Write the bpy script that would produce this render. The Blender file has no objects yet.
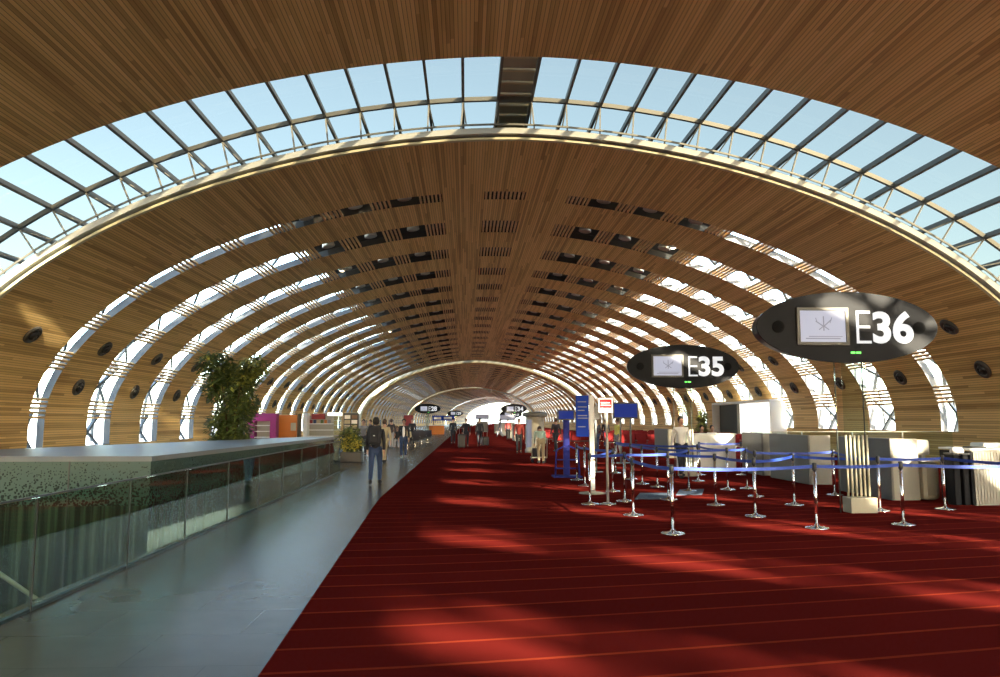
import bpy, bmesh, math, random
from mathutils import Vector, Matrix, Euler
PI = math.pi
R = math.radians
random.seed(7)
scn = bpy.context.scene
C = scn.collection

# ------------------------------------------------------------------ camera, world, sun, exposure
FPX, EYE = 763.0, 1.7
pitch = math.atan(81.5 / FPX)
yaw = math.atan(34 / (FPX / math.cos(pitch)))
cd = bpy.data.cameras.new('camera')
cd.sensor_width = 36.0
cd.lens = 36.0 * FPX / 1000.0
cd.clip_start = 0.05
cd.clip_end = 3000
cam = bpy.data.objects.new('camera', cd)
C.objects.link(cam)
cam.location = (0, 0, EYE)
cam.rotation_euler = (PI / 2 + pitch, 0, -yaw)
scn.camera = cam

SUN_DIR = Vector((-0.72, 1.65, -0.60)).normalized()      # the way the light travels
world = bpy.data.worlds.new('sky')
scn.world = world
world.use_nodes = True
wn = world.node_tree
wn.nodes.clear()
wo = wn.nodes.new('ShaderNodeOutputWorld')
wb = wn.nodes.new('ShaderNodeBackground')
ws = wn.nodes.new('ShaderNodeTexSky')
ws.sky_type = 'NISHITA'
ws.sun_disc = False
ws.sun_elevation = math.asin(-SUN_DIR.z)
ws.sun_rotation = math.atan2(-SUN_DIR.x, -SUN_DIR.y)
ws.altitude = 50
ws.air_density = 1.0
ws.dust_density = 1.6
ws.ozone_density = 1.5
wb.inputs[1].default_value = 1.4
wm = wn.nodes.new('ShaderNodeMix')          # clear sky under a thin milky haze
wm.data_type = 'RGBA'
wm.inputs[0].default_value = 0.5
wm.inputs[7].default_value = (1.5, 1.85, 2.0, 1)
wsc = wn.nodes.new('ShaderNodeVectorMath')
wsc.operation = 'SCALE'
wsc.inputs['Scale'].default_value = 2.0
wn.links.new(ws.outputs[0], wsc.inputs[0])
wn.links.new(wsc.outputs[0], wm.inputs[6])
wn.links.new(wm.outputs[2], wb.inputs[0])
wn.links.new(wb.outputs[0], wo.inputs[0])

sl = bpy.data.lights.new('sun', 'SUN')
sl.energy = 30.0
sl.angle = R(0.8)
sl.color = (1.0, 0.86, 0.66)
sun = bpy.data.objects.new('sun', sl)
C.objects.link(sun)
sun.rotation_euler = SUN_DIR.to_track_quat('-Z', 'Y').to_euler()
sun.location = (60, -80, 60)

scn.view_settings.view_transform = 'Standard'
scn.view_settings.look = 'None'
scn.view_settings.gamma = 1.0
scn.view_settings.use_curve_mapping = False
scn.view_settings.exposure = 0.42
scn.cycles.max_bounces = 10
scn.cycles.diffuse_bounces = 5
scn.cycles.glossy_bounces = 4
scn.cycles.transparent_max_bounces = 24
scn.cycles.transmission_bounces = 4
scn.cycles.sample_clamp_indirect = 6.0
scn.cycles.caustics_reflective = False
scn.cycles.caustics_refractive = False


# ------------------------------------------------------------------ materials
def mat(name, col, rough=0.6, metal=0.0, emit=0.0, noise=0.0, nscale=8.0, spec=0.5, bump=0.0):
    m = bpy.data.materials.new(name)
    m.use_nodes = True
    nt = m.node_tree
    b = nt.nodes['Principled BSDF']
    b.inputs['Base Color'].default_value = (*[c * (0.2 if emit else 1) for c in col], 1)
    b.inputs['Roughness'].default_value = rough
    b.inputs['Metallic'].default_value = metal
    b.inputs['Specular IOR Level'].default_value = spec
    if emit:
        b.inputs['Emission Color'].default_value = (*col, 1)
        b.inputs['Emission Strength'].default_value = emit
    if noise or bump:
        tc = nt.nodes.new('ShaderNodeTexCoord')
        n = nt.nodes.new('ShaderNodeTexNoise')
        n.inputs['Scale'].default_value = nscale
        n.inputs['Detail'].default_value = 4
        nt.links.new(tc.outputs['Object'], n.inputs['Vector'])
        if noise:
            r = nt.nodes.new('ShaderNodeValToRGB')
            r.color_ramp.elements[0].position = 0.3
            r.color_ramp.elements[1].position = 0.7
            r.color_ramp.elements[0].color = (*[c * (1 - noise) for c in col], 1)
            r.color_ramp.elements[1].color = (*[min(1, c * (1 + noise)) for c in col], 1)
            nt.links.new(n.outputs['Fac'], r.inputs['Fac'])
            nt.links.new(r.outputs['Color'], b.inputs['Base Color'])
        if bump:
            bp = nt.nodes.new('ShaderNodeBump')
            bp.inputs['Strength'].default_value = bump
            nt.links.new(n.outputs['Fac'], bp.inputs['Height'])
            nt.links.new(bp.outputs['Normal'], b.inputs['Normal'])
    return m


class NT:
    """small helper for node graphs"""
    def __init__(s, name):
        s.m = bpy.data.materials.new(name)
        s.m.use_nodes = True
        s.t = s.m.node_tree
        s.b = s.t.nodes['Principled BSDF']

    def n(s, t, **kw):
        x = s.t.nodes.new(t)
        for k, v in kw.items():
            setattr(x, k, v)
        return x

    def l(s, a, b):
        s.t.links.new(a, b)

    def math(s, op, a, b=None, c=None):
        x = s.t.nodes.new('ShaderNodeMath')
        x.operation = op
        for i, v in enumerate((a, b, c)):
            if v is None:
                continue
            if isinstance(v, (int, float)):
                x.inputs[i].default_value = v
            else:
                s.t.links.new(v, x.inputs[i])
        return x.outputs[0]

    def mix(s, f, a, b):
        x = s.t.nodes.new('ShaderNodeMix')
        x.data_type = 'RGBA'
        for i, v in ((0, f), (6, a), (7, b)):
            if isinstance(v, tuple):
                x.inputs[i].default_value = (*v, 1)
            elif isinstance(v, (int, float)):
                x.inputs[i].default_value = v
            else:
                s.t.links.new(v, x.inputs[i])
        return x.outputs[2]


def wood_boards(name, light, mid, dark, w=0.085):
    g = NT(name)
    uv = g.n('ShaderNodeUVMap')
    sp = g.n('ShaderNodeSeparateXYZ')
    g.l(uv.outputs[0], sp.inputs[0])
    u, v = sp.outputs[0], sp.outputs[1]
    ub = g.math('DIVIDE', u, w)
    bi = g.math('FLOOR', ub)
    wn1 = g.n('ShaderNodeTexWhiteNoise', noise_dimensions='1D')
    g.l(bi, wn1.inputs['W'])
    # each board is laid in lengths of its own
    vo = g.math('ADD', g.math('DIVIDE', v, 6.5), g.math('MULTIPLY', wn1.outputs[0], 7.3))
    vi = g.math('FLOOR', vo)
    cb = g.n('ShaderNodeCombineXYZ')
    g.l(bi, cb.inputs[0]); g.l(vi, cb.inputs[1])
    wn2 = g.n('ShaderNodeTexWhiteNoise', noise_dimensions='2D')
    g.l(cb.outputs[0], wn2.inputs['Vector'])
    # grain
    cg = g.n('ShaderNodeCombineXYZ')
    g.l(g.math('MULTIPLY', u, 14), cg.inputs[0]); g.l(g.math('MULTIPLY', v, 0.35), cg.inputs[1])
    ng = g.n('ShaderNodeTexNoise')
    ng.inputs['Scale'].default_value = 1.0
    ng.inputs['Detail'].default_value = 4
    g.l(cg.outputs[0], ng.inputs['Vector'])
    cg2 = g.n('ShaderNodeCombineXYZ')
    g.l(g.math('MULTIPLY', u, 2.3), cg2.inputs[0]); g.l(g.math('MULTIPLY', v, 0.12), cg2.inputs[1])
    ng2 = g.n('ShaderNodeTexNoise')
    ng2.inputs['Detail'].default_value = 3
    ng2.inputs['Scale'].default_value = 1.0
    g.l(cg2.outputs[0], ng2.inputs['Vector'])
    f = g.math('ADD', g.math('MULTIPLY', wn2.outputs[0], 0.55), g.math('MULTIPLY', ng.outputs[0], 0.35))
    f = g.math('ADD', f, g.math('MULTIPLY', g.math('SUBTRACT', ng2.outputs[0], 0.5), 0.6))
    rp = g.n('ShaderNodeValToRGB')
    e = rp.color_ramp.elements
    e[0].position = 0.12; e[0].color = (*dark, 1)
    e[1].position = 0.85; e[1].color = (*light, 1)
    k = e.new(0.45); k.color = (*mid, 1)
    g.l(f, rp.inputs[0])
    # groove between the boards
    fr = g.math('FRACT', ub)
    gr = g.math('LESS_THAN', fr, 0.14)
    col = g.mix(g.math('MULTIPLY', gr, 0.75), rp.outputs[0], (dark[0] * .25, dark[1] * .25, dark[2] * .25))
    g.l(col, g.b.inputs['Base Color'])
    g.b.inputs['Roughness'].default_value = 0.55
    g.b.inputs['Specular IOR Level'].default_value = 0.3
    return g.m


def glass(name, tint, refl=1.0, rough=0.0, base=0.0):
    m = bpy.data.materials.new(name)
    m.use_nodes = True
    nt = m.node_tree
    nt.nodes.clear()
    o = nt.nodes.new('ShaderNodeOutputMaterial')
    t = nt.nodes.new('ShaderNodeBsdfTransparent')
    t.inputs[0].default_value = (*tint, 1)
    gl = nt.nodes.new('ShaderNodeBsdfGlossy')
    gl.inputs['Roughness'].default_value = rough
    lw = nt.nodes.new('ShaderNodeLayerWeight')
    lw.inputs[0].default_value = 0.5
    pw = nt.nodes.new('ShaderNodeMath'); pw.operation = 'POWER'; pw.inputs[1].default_value = 4.5
    nt.links.new(lw.outputs['Facing'], pw.inputs[0])
    fr = nt.nodes.new('ShaderNodeMath'); fr.operation = 'MULTIPLY_ADD'
    fr.inputs[1].default_value = 0.92; fr.inputs[2].default_value = 0.05
    nt.links.new(pw.outputs[0], fr.inputs[0])
    mu = nt.nodes.new('ShaderNodeMath')
    mu.operation = 'MULTIPLY_ADD'
    mu.inputs[1].default_value = refl
    mu.inputs[2].default_value = base
    mu.use_clamp = True
    mx = nt.nodes.new('ShaderNodeMixShader')
    nt.links.new(fr.outputs[0], mu.inputs[0])
    nt.links.new(mu.outputs[0], mx.inputs[0])
    nt.links.new(t.outputs[0], mx.inputs[1])
    nt.links.new(gl.outputs[0], mx.inputs[2])
    nt.links.new(mx.outputs[0], o.inputs[0])
    return m


M = {}
M['wood'] = wood_boards('larch_boards', (0.88, 0.61, 0.255), (0.76, 0.50, 0.185), (0.44, 0.26, 0.085))
M['wood_slat'] = mat('larch_slat', (0.70, 0.47, 0.22), 0.55, noise=0.2, nscale=6)
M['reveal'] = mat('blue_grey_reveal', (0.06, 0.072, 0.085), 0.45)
M['steel'] = mat('painted_steel_truss', (0.07, 0.08, 0.085), 0.45, 0.2)
M['mullion'] = mat('bronze_grey_mullion', (0.13, 0.125, 0.105), 0.45, 0.2)
M['gutter'] = mat('pale_gutter_beam', (0.50, 0.50, 0.45), 0.5)
M['cream'] = mat('cream_edge_trim', (0.62, 0.55, 0.34), 0.5)
M['roof'] = mat('roof_underside', (0.04, 0.035, 0.03), 0.9)
M['roofpanel'] = mat('bronze_roof_panel', (0.45, 0.42, 0.30), 0.4, 0.0, noise=0.15, nscale=1.2)
M['fixture'] = mat('silver_fixture', (0.55, 0.55, 0.5), 0.3, 0.7)
M['nozzle'] = mat('dark_bronze_nozzle', (0.09, 0.085, 0.075), 0.4, 0.4)
M['nozzle_core'] = mat('black_nozzle_core', (0.02, 0.02, 0.02), 0.3, 0.2)
M['sky_glass'] = glass('fritted_roof_glass', (0.118, 0.113, 0.092), 0.12)
M['win_glass'] = glass('clear_facade_glass', (0.93, 0.96, 0.95), 0.4)
M['rail_glass'] = glass('green_balustrade_glass', (0.70, 0.84, 0.77), 0.8, 0.0, 0.015)
M['clear'] = glass('clear_screen_glass', (0.86, 0.93, 0.90), 0.9)
M['chrome'] = mat('chrome', (0.75, 0.74, 0.72), 0.14, 1.0)
M['black'] = mat('black_plastic', (0.02, 0.02, 0.022), 0.4)
M['blue'] = mat('blue_webbing', (0.018, 0.055, 0.34), 0.6)
M['blue_panel'] = mat('blue_sign_panel', (0.012, 0.045, 0.34), 0.7, spec=0.15)
M['blue_paint'] = mat('violet_blue_paint', (0.03, 0.035, 0.22), 0.7, spec=0.15)
M['white'] = mat('white_paint', (0.80, 0.79, 0.75), 0.5)
M['grey_desk'] = mat('warm_grey_laminate', (0.16, 0.153, 0.133), 0.5, noise=0.05, nscale=30)
M['pale_desk'] = mat('pale_grey_laminate', (0.33, 0.31, 0.25), 0.5)  # on the gate desk ends this paleness stands for sunlight
M['cream_metal'] = mat('cream_metal', (0.42, 0.38, 0.27), 0.4)
M['red'] = mat('red_sign', (0.20, 0.012, 0.015), 0.7, spec=0.1)
M['red_seat'] = mat('dark_red_upholstery', (0.13, 0.010, 0.010), 0.9, spec=0.1)
M['mat'] = mat('slate_floor_mat', (0.07, 0.10, 0.15), 0.8, noise=0.2, nscale=40)
M['magenta'] = mat('magenta_panel', (0.22, 0.006, 0.11), 0.6)
M['orange'] = mat('orange_panel', (0.52, 0.14, 0.008), 0.5)
M['sign_face'] = mat('anthracite_sign_face', (0.010, 0.0105, 0.012), 0.6, spec=0.15)
M['sign_rim'] = mat('black_sign_rim', (0.012, 0.012, 0.013), 0.3)
M['letter'] = mat('lit_white_letter', (0.7, 0.72, 0.75), 0.4, emit=0.75)
M['screen'] = mat('pale_lit_screen', (0.60, 0.62, 0.76), 0.6, emit=0.52, spec=0.2)
M['screen_blue'] = mat('blue_lit_screen', (0.015, 0.04, 0.30), 0.6, emit=0.45, spec=0.15)
M['screen_ink'] = mat('pale_screen_graphic', (0.42, 0.43, 0.56), 0.4, emit=0.25)
M['green_led'] = mat('green_indicator', (0.15, 0.9, 0.12), 0.4, emit=1.6)
M['grille'] = mat('black_grille', (0.006, 0.006, 0.006), 0.9, spec=0.1)
M['frame'] = mat('bronze_screen_frame', (0.06, 0.057, 0.045), 0.4, 0.2)
M['white_glow'] = mat('white_glow_surface', (0.95, 0.95, 0.90), 0.5, emit=1.3)  # self-lit white: a cabinet top, and the portal panel glowing for daylight
M['warm_lamp'] = mat('warm_lamp_lens', (1.0, 0.85, 0.55), 0.4, emit=9.0)
M['pot'] = mat('dark_planter', (0.08, 0.07, 0.06), 0.5)
M['bark'] = mat('bark', (0.10, 0.07, 0.04), 0.9, noise=0.3, nscale=20)
M['leaf'] = mat('leaf_green', (0.085, 0.125, 0.03), 0.55, noise=0.5, nscale=2.5)
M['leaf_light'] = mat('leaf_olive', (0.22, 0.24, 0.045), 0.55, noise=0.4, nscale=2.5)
M['flower'] = mat('yellow_flowers', (0.65, 0.55, 0.10), 0.6, noise=0.4, nscale=6)
M['concrete'] = mat('apron_concrete', (0.62, 0.61, 0.57), 0.9, noise=0.1, nscale=0.1)
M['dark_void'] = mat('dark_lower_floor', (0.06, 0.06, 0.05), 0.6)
M['slab'] = mat('grey_slab', (0.19, 0.20, 0.20), 0.35, spec=0.3)
M['stair'] = mat('stair_stone', (0.22, 0.21, 0.18), 0.6)
for nm, c in dict(skin=(0.50, 0.28, 0.19), skin_dark=(0.22, 0.11, 0.07), jeans=(0.03, 0.055, 0.13), black_cloth=(0.015, 0.015, 0.02),
                  dark_cloth=(0.04, 0.035, 0.04), white_cloth=(0.78, 0.76, 0.72), cream_cloth=(0.42, 0.35, 0.22), mint_cloth=(0.50, 0.68, 0.58),
                  red_cloth=(0.25, 0.03, 0.025), yellow_cloth=(0.75, 0.70, 0.18), grey_cloth=(0.20, 0.20, 0.22), hair=(0.02, 0.013, 0.01),
                  hair_brown=(0.08, 0.04, 0.02), shoe=(0.02, 0.02, 0.02), white_shoe=(0.7, 0.7, 0.68), brown_cloth=(0.16, 0.09, 0.05)).items():
    M[nm] = mat(nm, c, 0.75)


def floor_stone():
    g = NT('polished_limestone')
    tc = g.n('ShaderNodeTexCoord')
    br = g.n('ShaderNodeTexBrick')
    br.inputs['Scale'].default_value = 1.0
    br.inputs['Brick Width'].default_value = 1.2
    br.inputs['Row Height'].default_value = 0.8
    br.inputs['Mortar Size'].default_value = 0.004
    br.inputs['Color1'].default_value = (0.100, 0.090, 0.066, 1)
    br.inputs['Color2'].default_value = (0.112, 0.100, 0.073, 1)
    br.inputs['Mortar'].default_value = (0.08, 0.072, 0.053, 1)
    g.l(tc.outputs['Object'], br.inputs['Vector'])
    n = g.n('ShaderNodeTexNoise')
    n.inputs['Scale'].default_value = 1.6
    n.inputs['Detail'].default_value = 6
    g.l(tc.outputs['Object'], n.inputs['Vector'])
    f = g.math('MULTIPLY_ADD', n.outputs[0], 0.5, 0.72)
    mx = g.n('ShaderNodeMix'); mx.data_type = 'RGBA'; mx.blend_type = 'MULTIPLY'
    mx.inputs[0].default_value = 1
    g.l(br.outputs['Color'], mx.inputs[6])
    cc = g.n('ShaderNodeCombineColor')
    for i in range(3):
        g.l(f, cc.inputs[i])
    g.l(cc.outputs[0], mx.inputs[7])
    g.l(mx.outputs[2], g.b.inputs['Base Color'])
    g.l(g.math('MULTIPLY_ADD', n.outputs[0], 0.04, 0.22), g.b.inputs['Roughness'])
    g.b.inputs['Specular IOR Level'].default_value = 0.14
    return g.m


def carpet_mat():
    g = NT('striped_red_carpet')
    uv = g.n('ShaderNodeUVMap')
    sp = g.n('ShaderNodeSeparateXYZ')
    g.l(uv.outputs[0], sp.inputs[0])
    v = g.math('DIVIDE', sp.outputs[1], 0.54)
    fr = g.math('FRACT', v)
    bi = g.math('FLOOR', v)
    wn1 = g.n('ShaderNodeTexWhiteNoise', noise_dimensions='1D')
    g.l(bi, wn1.inputs['W'])
    line = g.math('LESS_THAN', fr, 0.08)
    tc = g.n('ShaderNodeTexCoord')
    n = g.n('ShaderNodeTexNoise')
    n.inputs['Scale'].default_value = 220
    n.inputs['Detail'].default_value = 2
    g.l(tc.outputs['Object'], n.inputs['Vector'])
    base = g.mix(wn1.outputs[0], (0.098, 0.0100, 0.0082), (0.130, 0.0125, 0.010))
    base = g.mix(g.math('MULTIPLY', n.outputs[0], 0.5), base, (0.08, 0.0085, 0.0075))
    lc = g.mix(wn1.outputs[0], (0.19, 0.024, 0.012), (0.24, 0.034, 0.015))
    g.l(g.mix(line, base, lc), g.b.inputs['Base Color'])
    g.b.inputs['Roughness'].default_value = 0.95
    g.b.inputs['Specular IOR Level'].default_value = 0.0
    bp = g.n('ShaderNodeBump')
    bp.inputs['Strength'].default_value = 0.3
    bp.inputs['Distance'].default_value = 0.01
    g.l(n.outputs[0], bp.inputs['Height'])
    g.l(bp.outputs[0], g.b.inputs['Normal'])
    return g.m


def etched_mat():
    """glass cladding: printed foliage in the upper strip, upright bars of light and dark below"""
    g = NT('printed_glass_cladding')
    tc = g.n('ShaderNodeTexCoord')
    sp = g.n('ShaderNodeSeparateXYZ')
    g.l(tc.outputs['Object'], sp.inputs[0])
    h = g.math('ADD', sp.outputs[0], g.math('MULTIPLY', sp.outputs[1], 0.8))
    vo = g.n('ShaderNodeTexVoronoi')
    vo.inputs['Scale'].default_value = 26
    g.l(tc.outputs['Object'], vo.inputs['Vector'])
    no = g.n('ShaderNodeTexNoise')
    no.inputs['Scale'].default_value = 9
    no.inputs['Detail'].default_value = 5
    g.l(tc.outputs['Object'], no.inputs['Vector'])
    leaf = g.math('LESS_THAN', g.math('ADD', vo.outputs['Distance'], g.math('MULTIPLY', no.outputs[0], 0.7)), g.math('MULTIPLY_ADD', sp.outputs[2], -0.60, 1.14))
    c1 = g.n('ShaderNodeCombineXYZ')
    g.l(g.math('MULTIPLY', h, 11.0), c1.inputs[0]); g.l(g.math('MULTIPLY', sp.outputs[2], 0.25), c1.inputs[1])
    n2 = g.n('ShaderNodeTexNoise')
    n2.inputs['Scale'].default_value = 1.0
    n2.inputs['Detail'].default_value = 3
    g.l(c1.outputs[0], n2.inputs['Vector'])
    rp = g.n('ShaderNodeValToRGB')
    e = rp.color_ramp.elements
    e[0].position = 0.44; e[0].color = (0.02, 0.03, 0.025, 1)
    e[1].position = 0.60; e[1].color = (0.075, 0.095, 0.062, 1)
    g.l(n2.outputs[0], rp.inputs[0])
    top = g.mix(leaf, (0.085, 0.13, 0.108), (0.022, 0.032, 0.026))
    up = g.math('GREATER_THAN', sp.outputs[2], 0.30)
    g.l(g.mix(up, rp.outputs[0], top), g.b.inputs['Base Color'])
    g.b.inputs['Roughness'].default_value = 0.12
    return g.m


M['stone'] = floor_stone()
M['carpet'] = carpet_mat()
M['etched'] = etched_mat()


# ------------------------------------------------------------------ mesh helpers
class MB:
    def __init__(s):
        s.v, s.f, s.m, s.uv, s.mats, s.sm = [], [], [], [], [], []

    def mi(s, m):
        if m not in s.mats:
            s.mats.append(m)
        return s.mats.index(m)

    def face(s, pts, m, uvs=None, smooth=False):
        i = len(s.v)
        s.v += [tuple(p) for p in pts]
        s.f.append(tuple(range(i, i + len(pts))))
        s.m.append(s.mi(m))
        s.sm.append(smooth)
        s.uv.append(uvs if uvs else [(0, 0)] * len(pts))

    def raw(s, vs, fs, m, smooth=False):
        i = len(s.v)
        s.v += [tuple(p) for p in vs]
        k = s.mi(m)
        for f in fs:
            s.f.append(tuple(a + i for a in f)); s.m.append(k); s.sm.append(smooth)
            s.uv.append([(0, 0)] * len(f))

    def box(s, x0, x1, y0, y1, z0, z1, m, bev=0.0):
        if bev > 0:
            b = bmesh.new()
            bmesh.ops.create_cube(b, size=1)
            for v in b.verts:
                v.co = Vector(((x0 + x1) / 2 + v.co.x * (x1 - x0), (y0 + y1) / 2 + v.co.y * (y1 - y0), (z0 + z1) / 2 + v.co.z * (z1 - z0)))
            bmesh.ops.bevel(b, geom=list(b.edges), offset=bev, segments=2, affect='EDGES', profile=0.5)
            s.bm(b, m)
            return
        vs = [(x, y, z) for x in (x0, x1) for y in (y0, y1) for z in (z0, z1)]
        s.raw(vs, [(0, 1, 3, 2), (4, 6, 7, 5), (0, 4, 5, 1), (2, 3, 7, 6), (0, 2, 6, 4), (1, 5, 7, 3)], m)

    def bm(s, b, m, smooth=False, mtx=None):
        b.verts.index_update()
        vs = [(mtx @ v.co if mtx else v.co) for v in b.verts]
        s.raw(vs, [[v.index for v in f.verts] for f in b.faces], m, smooth)
        b.free()

    def bar(s, p, q, w, d, m, up=(0, 0, 1)):
        """box-section bar from p to q, w across, d along 'up'"""
        p, q = Vector(p), Vector(q)
        ax = (q - p).normalized()
        u = Vector(up)
        sd = ax.cross(u)
        if sd.length < 1e-4:
            sd = ax.cross(Vector((1, 0, 0)))
        sd.normalize()
        u = sd.cross(ax).normalized()
        vs = [e + sd * (a * w / 2) + u * (b * d / 2) for e in (p, q) for a, b in ((-1, -1), (1, -1), (1, 1), (-1, 1))]
        s.raw(vs, [(0, 1, 2, 3), (7, 6, 5, 4), (0, 4, 5, 1), (1, 5, 6, 2), (2, 6, 7, 3), (3, 7, 4, 0)], m)

    def tube(s, pts, r, m, n=8, caps=True):
        pts = [Vector(p) for p in pts]
        rs = r if isinstance(r, (list, tuple)) else [r] * len(pts)
        rings = []
        for i, p in enumerate(pts):
            a = pts[min(i + 1, len(pts) - 1)] - pts[max(i - 1, 0)]
            a.normalize()
            x = a.cross(Vector((0, 0, 1)))
            if x.length < 1e-3:
                x = a.cross(Vector((0, 1, 0)))
            x.normalize()
            y = a.cross(x)
            rings.append([p + (x * math.cos(2 * PI * k / n) + y * math.sin(2 * PI * k / n)) * rs[i] for k in range(n)])
        vs = [v for rg in rings for v in rg]
        fs = []
        for i in range(len(pts) - 1):
            for k in range(n):
                a, b = i * n + k, i * n + (k + 1) % n
                fs.append((a, b, b + n, a + n))
        if caps:
            fs.append(tuple(range(n))[::-1]); fs.append(tuple(range(len(vs) - n, len(vs))))
        s.raw(vs, fs, m, True)

    def lathe(s, prof, m, n=20, c=(0, 0, 0)):
        vs, fs = [], []
        for r, z in prof:
            for k in range(n):
                vs.append((c[0] + r * math.cos(2 * PI * k / n), c[1] + r * math.sin(2 * PI * k / n), c[2] + z))
        for i in range(len(prof) - 1):
            for k in range(n):
                a, b = i * n + k, i * n + (k + 1) % n
                fs.append((a, b, b + n, a + n))
        fs.append(tuple(range(n))[::-1]); fs.append(tuple(range(len(vs) - n, len(vs))))
        s.raw(vs, fs, m, True)

    def ball(s, c, r, m, seg=12, ring=8, rot=None):
        b = bmesh.new()
        bmesh.ops.create_uvsphere(b, u_segments=seg, v_segments=ring, radius=1)
        if not isinstance(r, (list, tuple)):
            r = (r, r, r)
        mt = Matrix.Translation(c) @ (rot.to_matrix().to_4x4() if rot else Matrix()) @ Matrix.Diagonal((*r, 1))
        s.bm(b, m, True, mt)

    def build(s, name, parent=None, loc=None, auto=True):
        me = bpy.data.meshes.new(name)
        me.from_pydata(s.v, [], s.f)
        for m in s.mats:
            me.materials.append(m)
        me.polygons.foreach_set('material_index', s.m)
        me.polygons.foreach_set('use_smooth', s.sm)
        uvl = me.uv_layers.new(name='UVMap')
        flat = [c for f in s.uv for p in f for c in p]
        uvl.data.foreach_set('uv', flat)
        me.update()
        o = bpy.data.objects.new(name, me)
        C.objects.link(o)
        if parent:
            o.parent = parent
        if loc:
            o.location = loc
        return o


def tag(o, label=None, cat=None, group=None, kind=None):
    if label: o['label'] = label
    if cat: o['category'] = cat
    if group: o['group'] = group
    if kind: o['kind'] = kind
    return o


def thing(name, label, cat, loc=(0, 0, 0), rz=0.0, group=None):
    o = bpy.data.objects.new(name, None)
    o.empty_display_size = 0.2
    C.objects.link(o)
    o.location = loc
    o.rotation_euler = (0, 0, rz)
    return tag(o, label, cat, group)


def struct(o):
    o['kind'] = 'structure'
    return o


def dup(root, loc=None, rz=None, label=None, group=None):
    r = root.copy()
    C.objects.link(r)
    if loc is not None: r.location = loc
    if rz is not None: r.rotation_euler = (0, 0, rz)
    if label: r['label'] = label
    if group: r['group'] = group
    for ch in list(root.children):
        c = ch.copy(); C.objects.link(c); c.parent = r
        for g in ch.children:
            d = g.copy(); C.objects.link(d); d.parent = c
    return r


def text_mesh(txt, size, offset, depth):
    cu = bpy.data.curves.new('txt', 'FONT')
    cu.body = txt
    cu.size = size
    cu.bevel_depth = max(offset, 0)
    cu.offset = min(offset, 0)
    cu.bevel_resolution = 1
    cu.extrude = depth
    cu.align_x = 'LEFT'
    cu.align_y = 'BOTTOM_BASELINE'
    o = bpy.data.objects.new('txt', cu)
    C.objects.link(o)
    dg = bpy.context.evaluated_depsgraph_get()
    me = bpy.data.meshes.new_from_object(o.evaluated_get(dg))
    bpy.data.objects.remove(o)
    bpy.data.curves.remove(cu)
    return me


def text_obj(name, txt, x0, x1, z0, z1, y, m, parent, weight=0.0, depth=0.006):
    """letters facing -Y filling the box x0..x1, z0..z1"""
    me = text_mesh(txt, 1.0, weight, 0.01)
    xs = [v.co.x for v in me.vertices]; ys = [v.co.y for v in me.vertices]
    ax, bx, ay, by = min(xs), max(xs), min(ys), max(ys)
    for v in me.vertices:
        v.co = ((v.co.x - ax) / (bx - ax) * (x1 - x0) + x0, y + (depth if v.co.z < 0 else -depth) , (v.co.y - ay) / (by - ay) * (z1 - z0) + z0)
    me.materials.clear()
    me.materials.append(m)
    o = bpy.data.objects.new(name, me)
    C.objects.link(o)
    o.parent = parent
    return o


# ------------------------------------------------------------------ the vault
XC, VA, VB, ZC, VN = 1.401, 16.44, 8.246, 1.754, 1.826
_tab = []
_s = 0.0
_prev = None
for i in range(3001):
    th = i / 3000 * PI / 2
    x = VA * math.sin(th) ** (2 / VN)
    z = ZC + VB * max(math.cos(th), 0.0) ** (2 / VN)
    if _prev: _s += math.hypot(x - _prev[0], z - _prev[1])
    _prev = (x, z)
    _tab.append((_s, x, z))
HALF = _s                      # 19.64
SMAX = HALF + ZC               # down to the floor
import bisect
_keys = [t[0] for t in _tab]


def _pt(s):
    a = abs(s)
    if a >= HALF:
        return VA, ZC - (a - HALF)
    i = min(max(bisect.bisect(_keys, a) - 1, 0), len(_tab) - 2)
    s0, x0, z0 = _tab[i]; s1, x1, z1 = _tab[i + 1]
    t = (a - s0) / max(s1 - s0, 1e-9)
    return x0 + (x1 - x0) * t, z0 + (z1 - z0) * t


def prof(s, off=0.0):
    """point of the vault section at arc position s, pushed out by off; and the outward normal"""
    sg = -1 if s < 0 else 1
    a = abs(s)
    x, z = _pt(a)
    if a < 0.02:
        nx, nz = 0.0, 1.0
    else:
        e = 0.25
        xa, za = _pt(max(a - e, 0)); xb, zb = _pt(a + e)
        tx, tz = xb - xa, zb - za
        l = math.hypot(tx, tz)
        nx, nz = -tz / l, tx / l
        if a < 1.5:
            nx *= a / 1.5; l = math.hypot(nx, nz); nx /= l; nz /= l
    return Vector((XC + sg * (x + nx * off), 0, z + nz * off)), Vector((sg * nx, 0, nz))


def vp(s, y, off=0.0):
    p, n = prof(s, off)
    return Vector((p.x, y, p.z))


TH = 0.26


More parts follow.
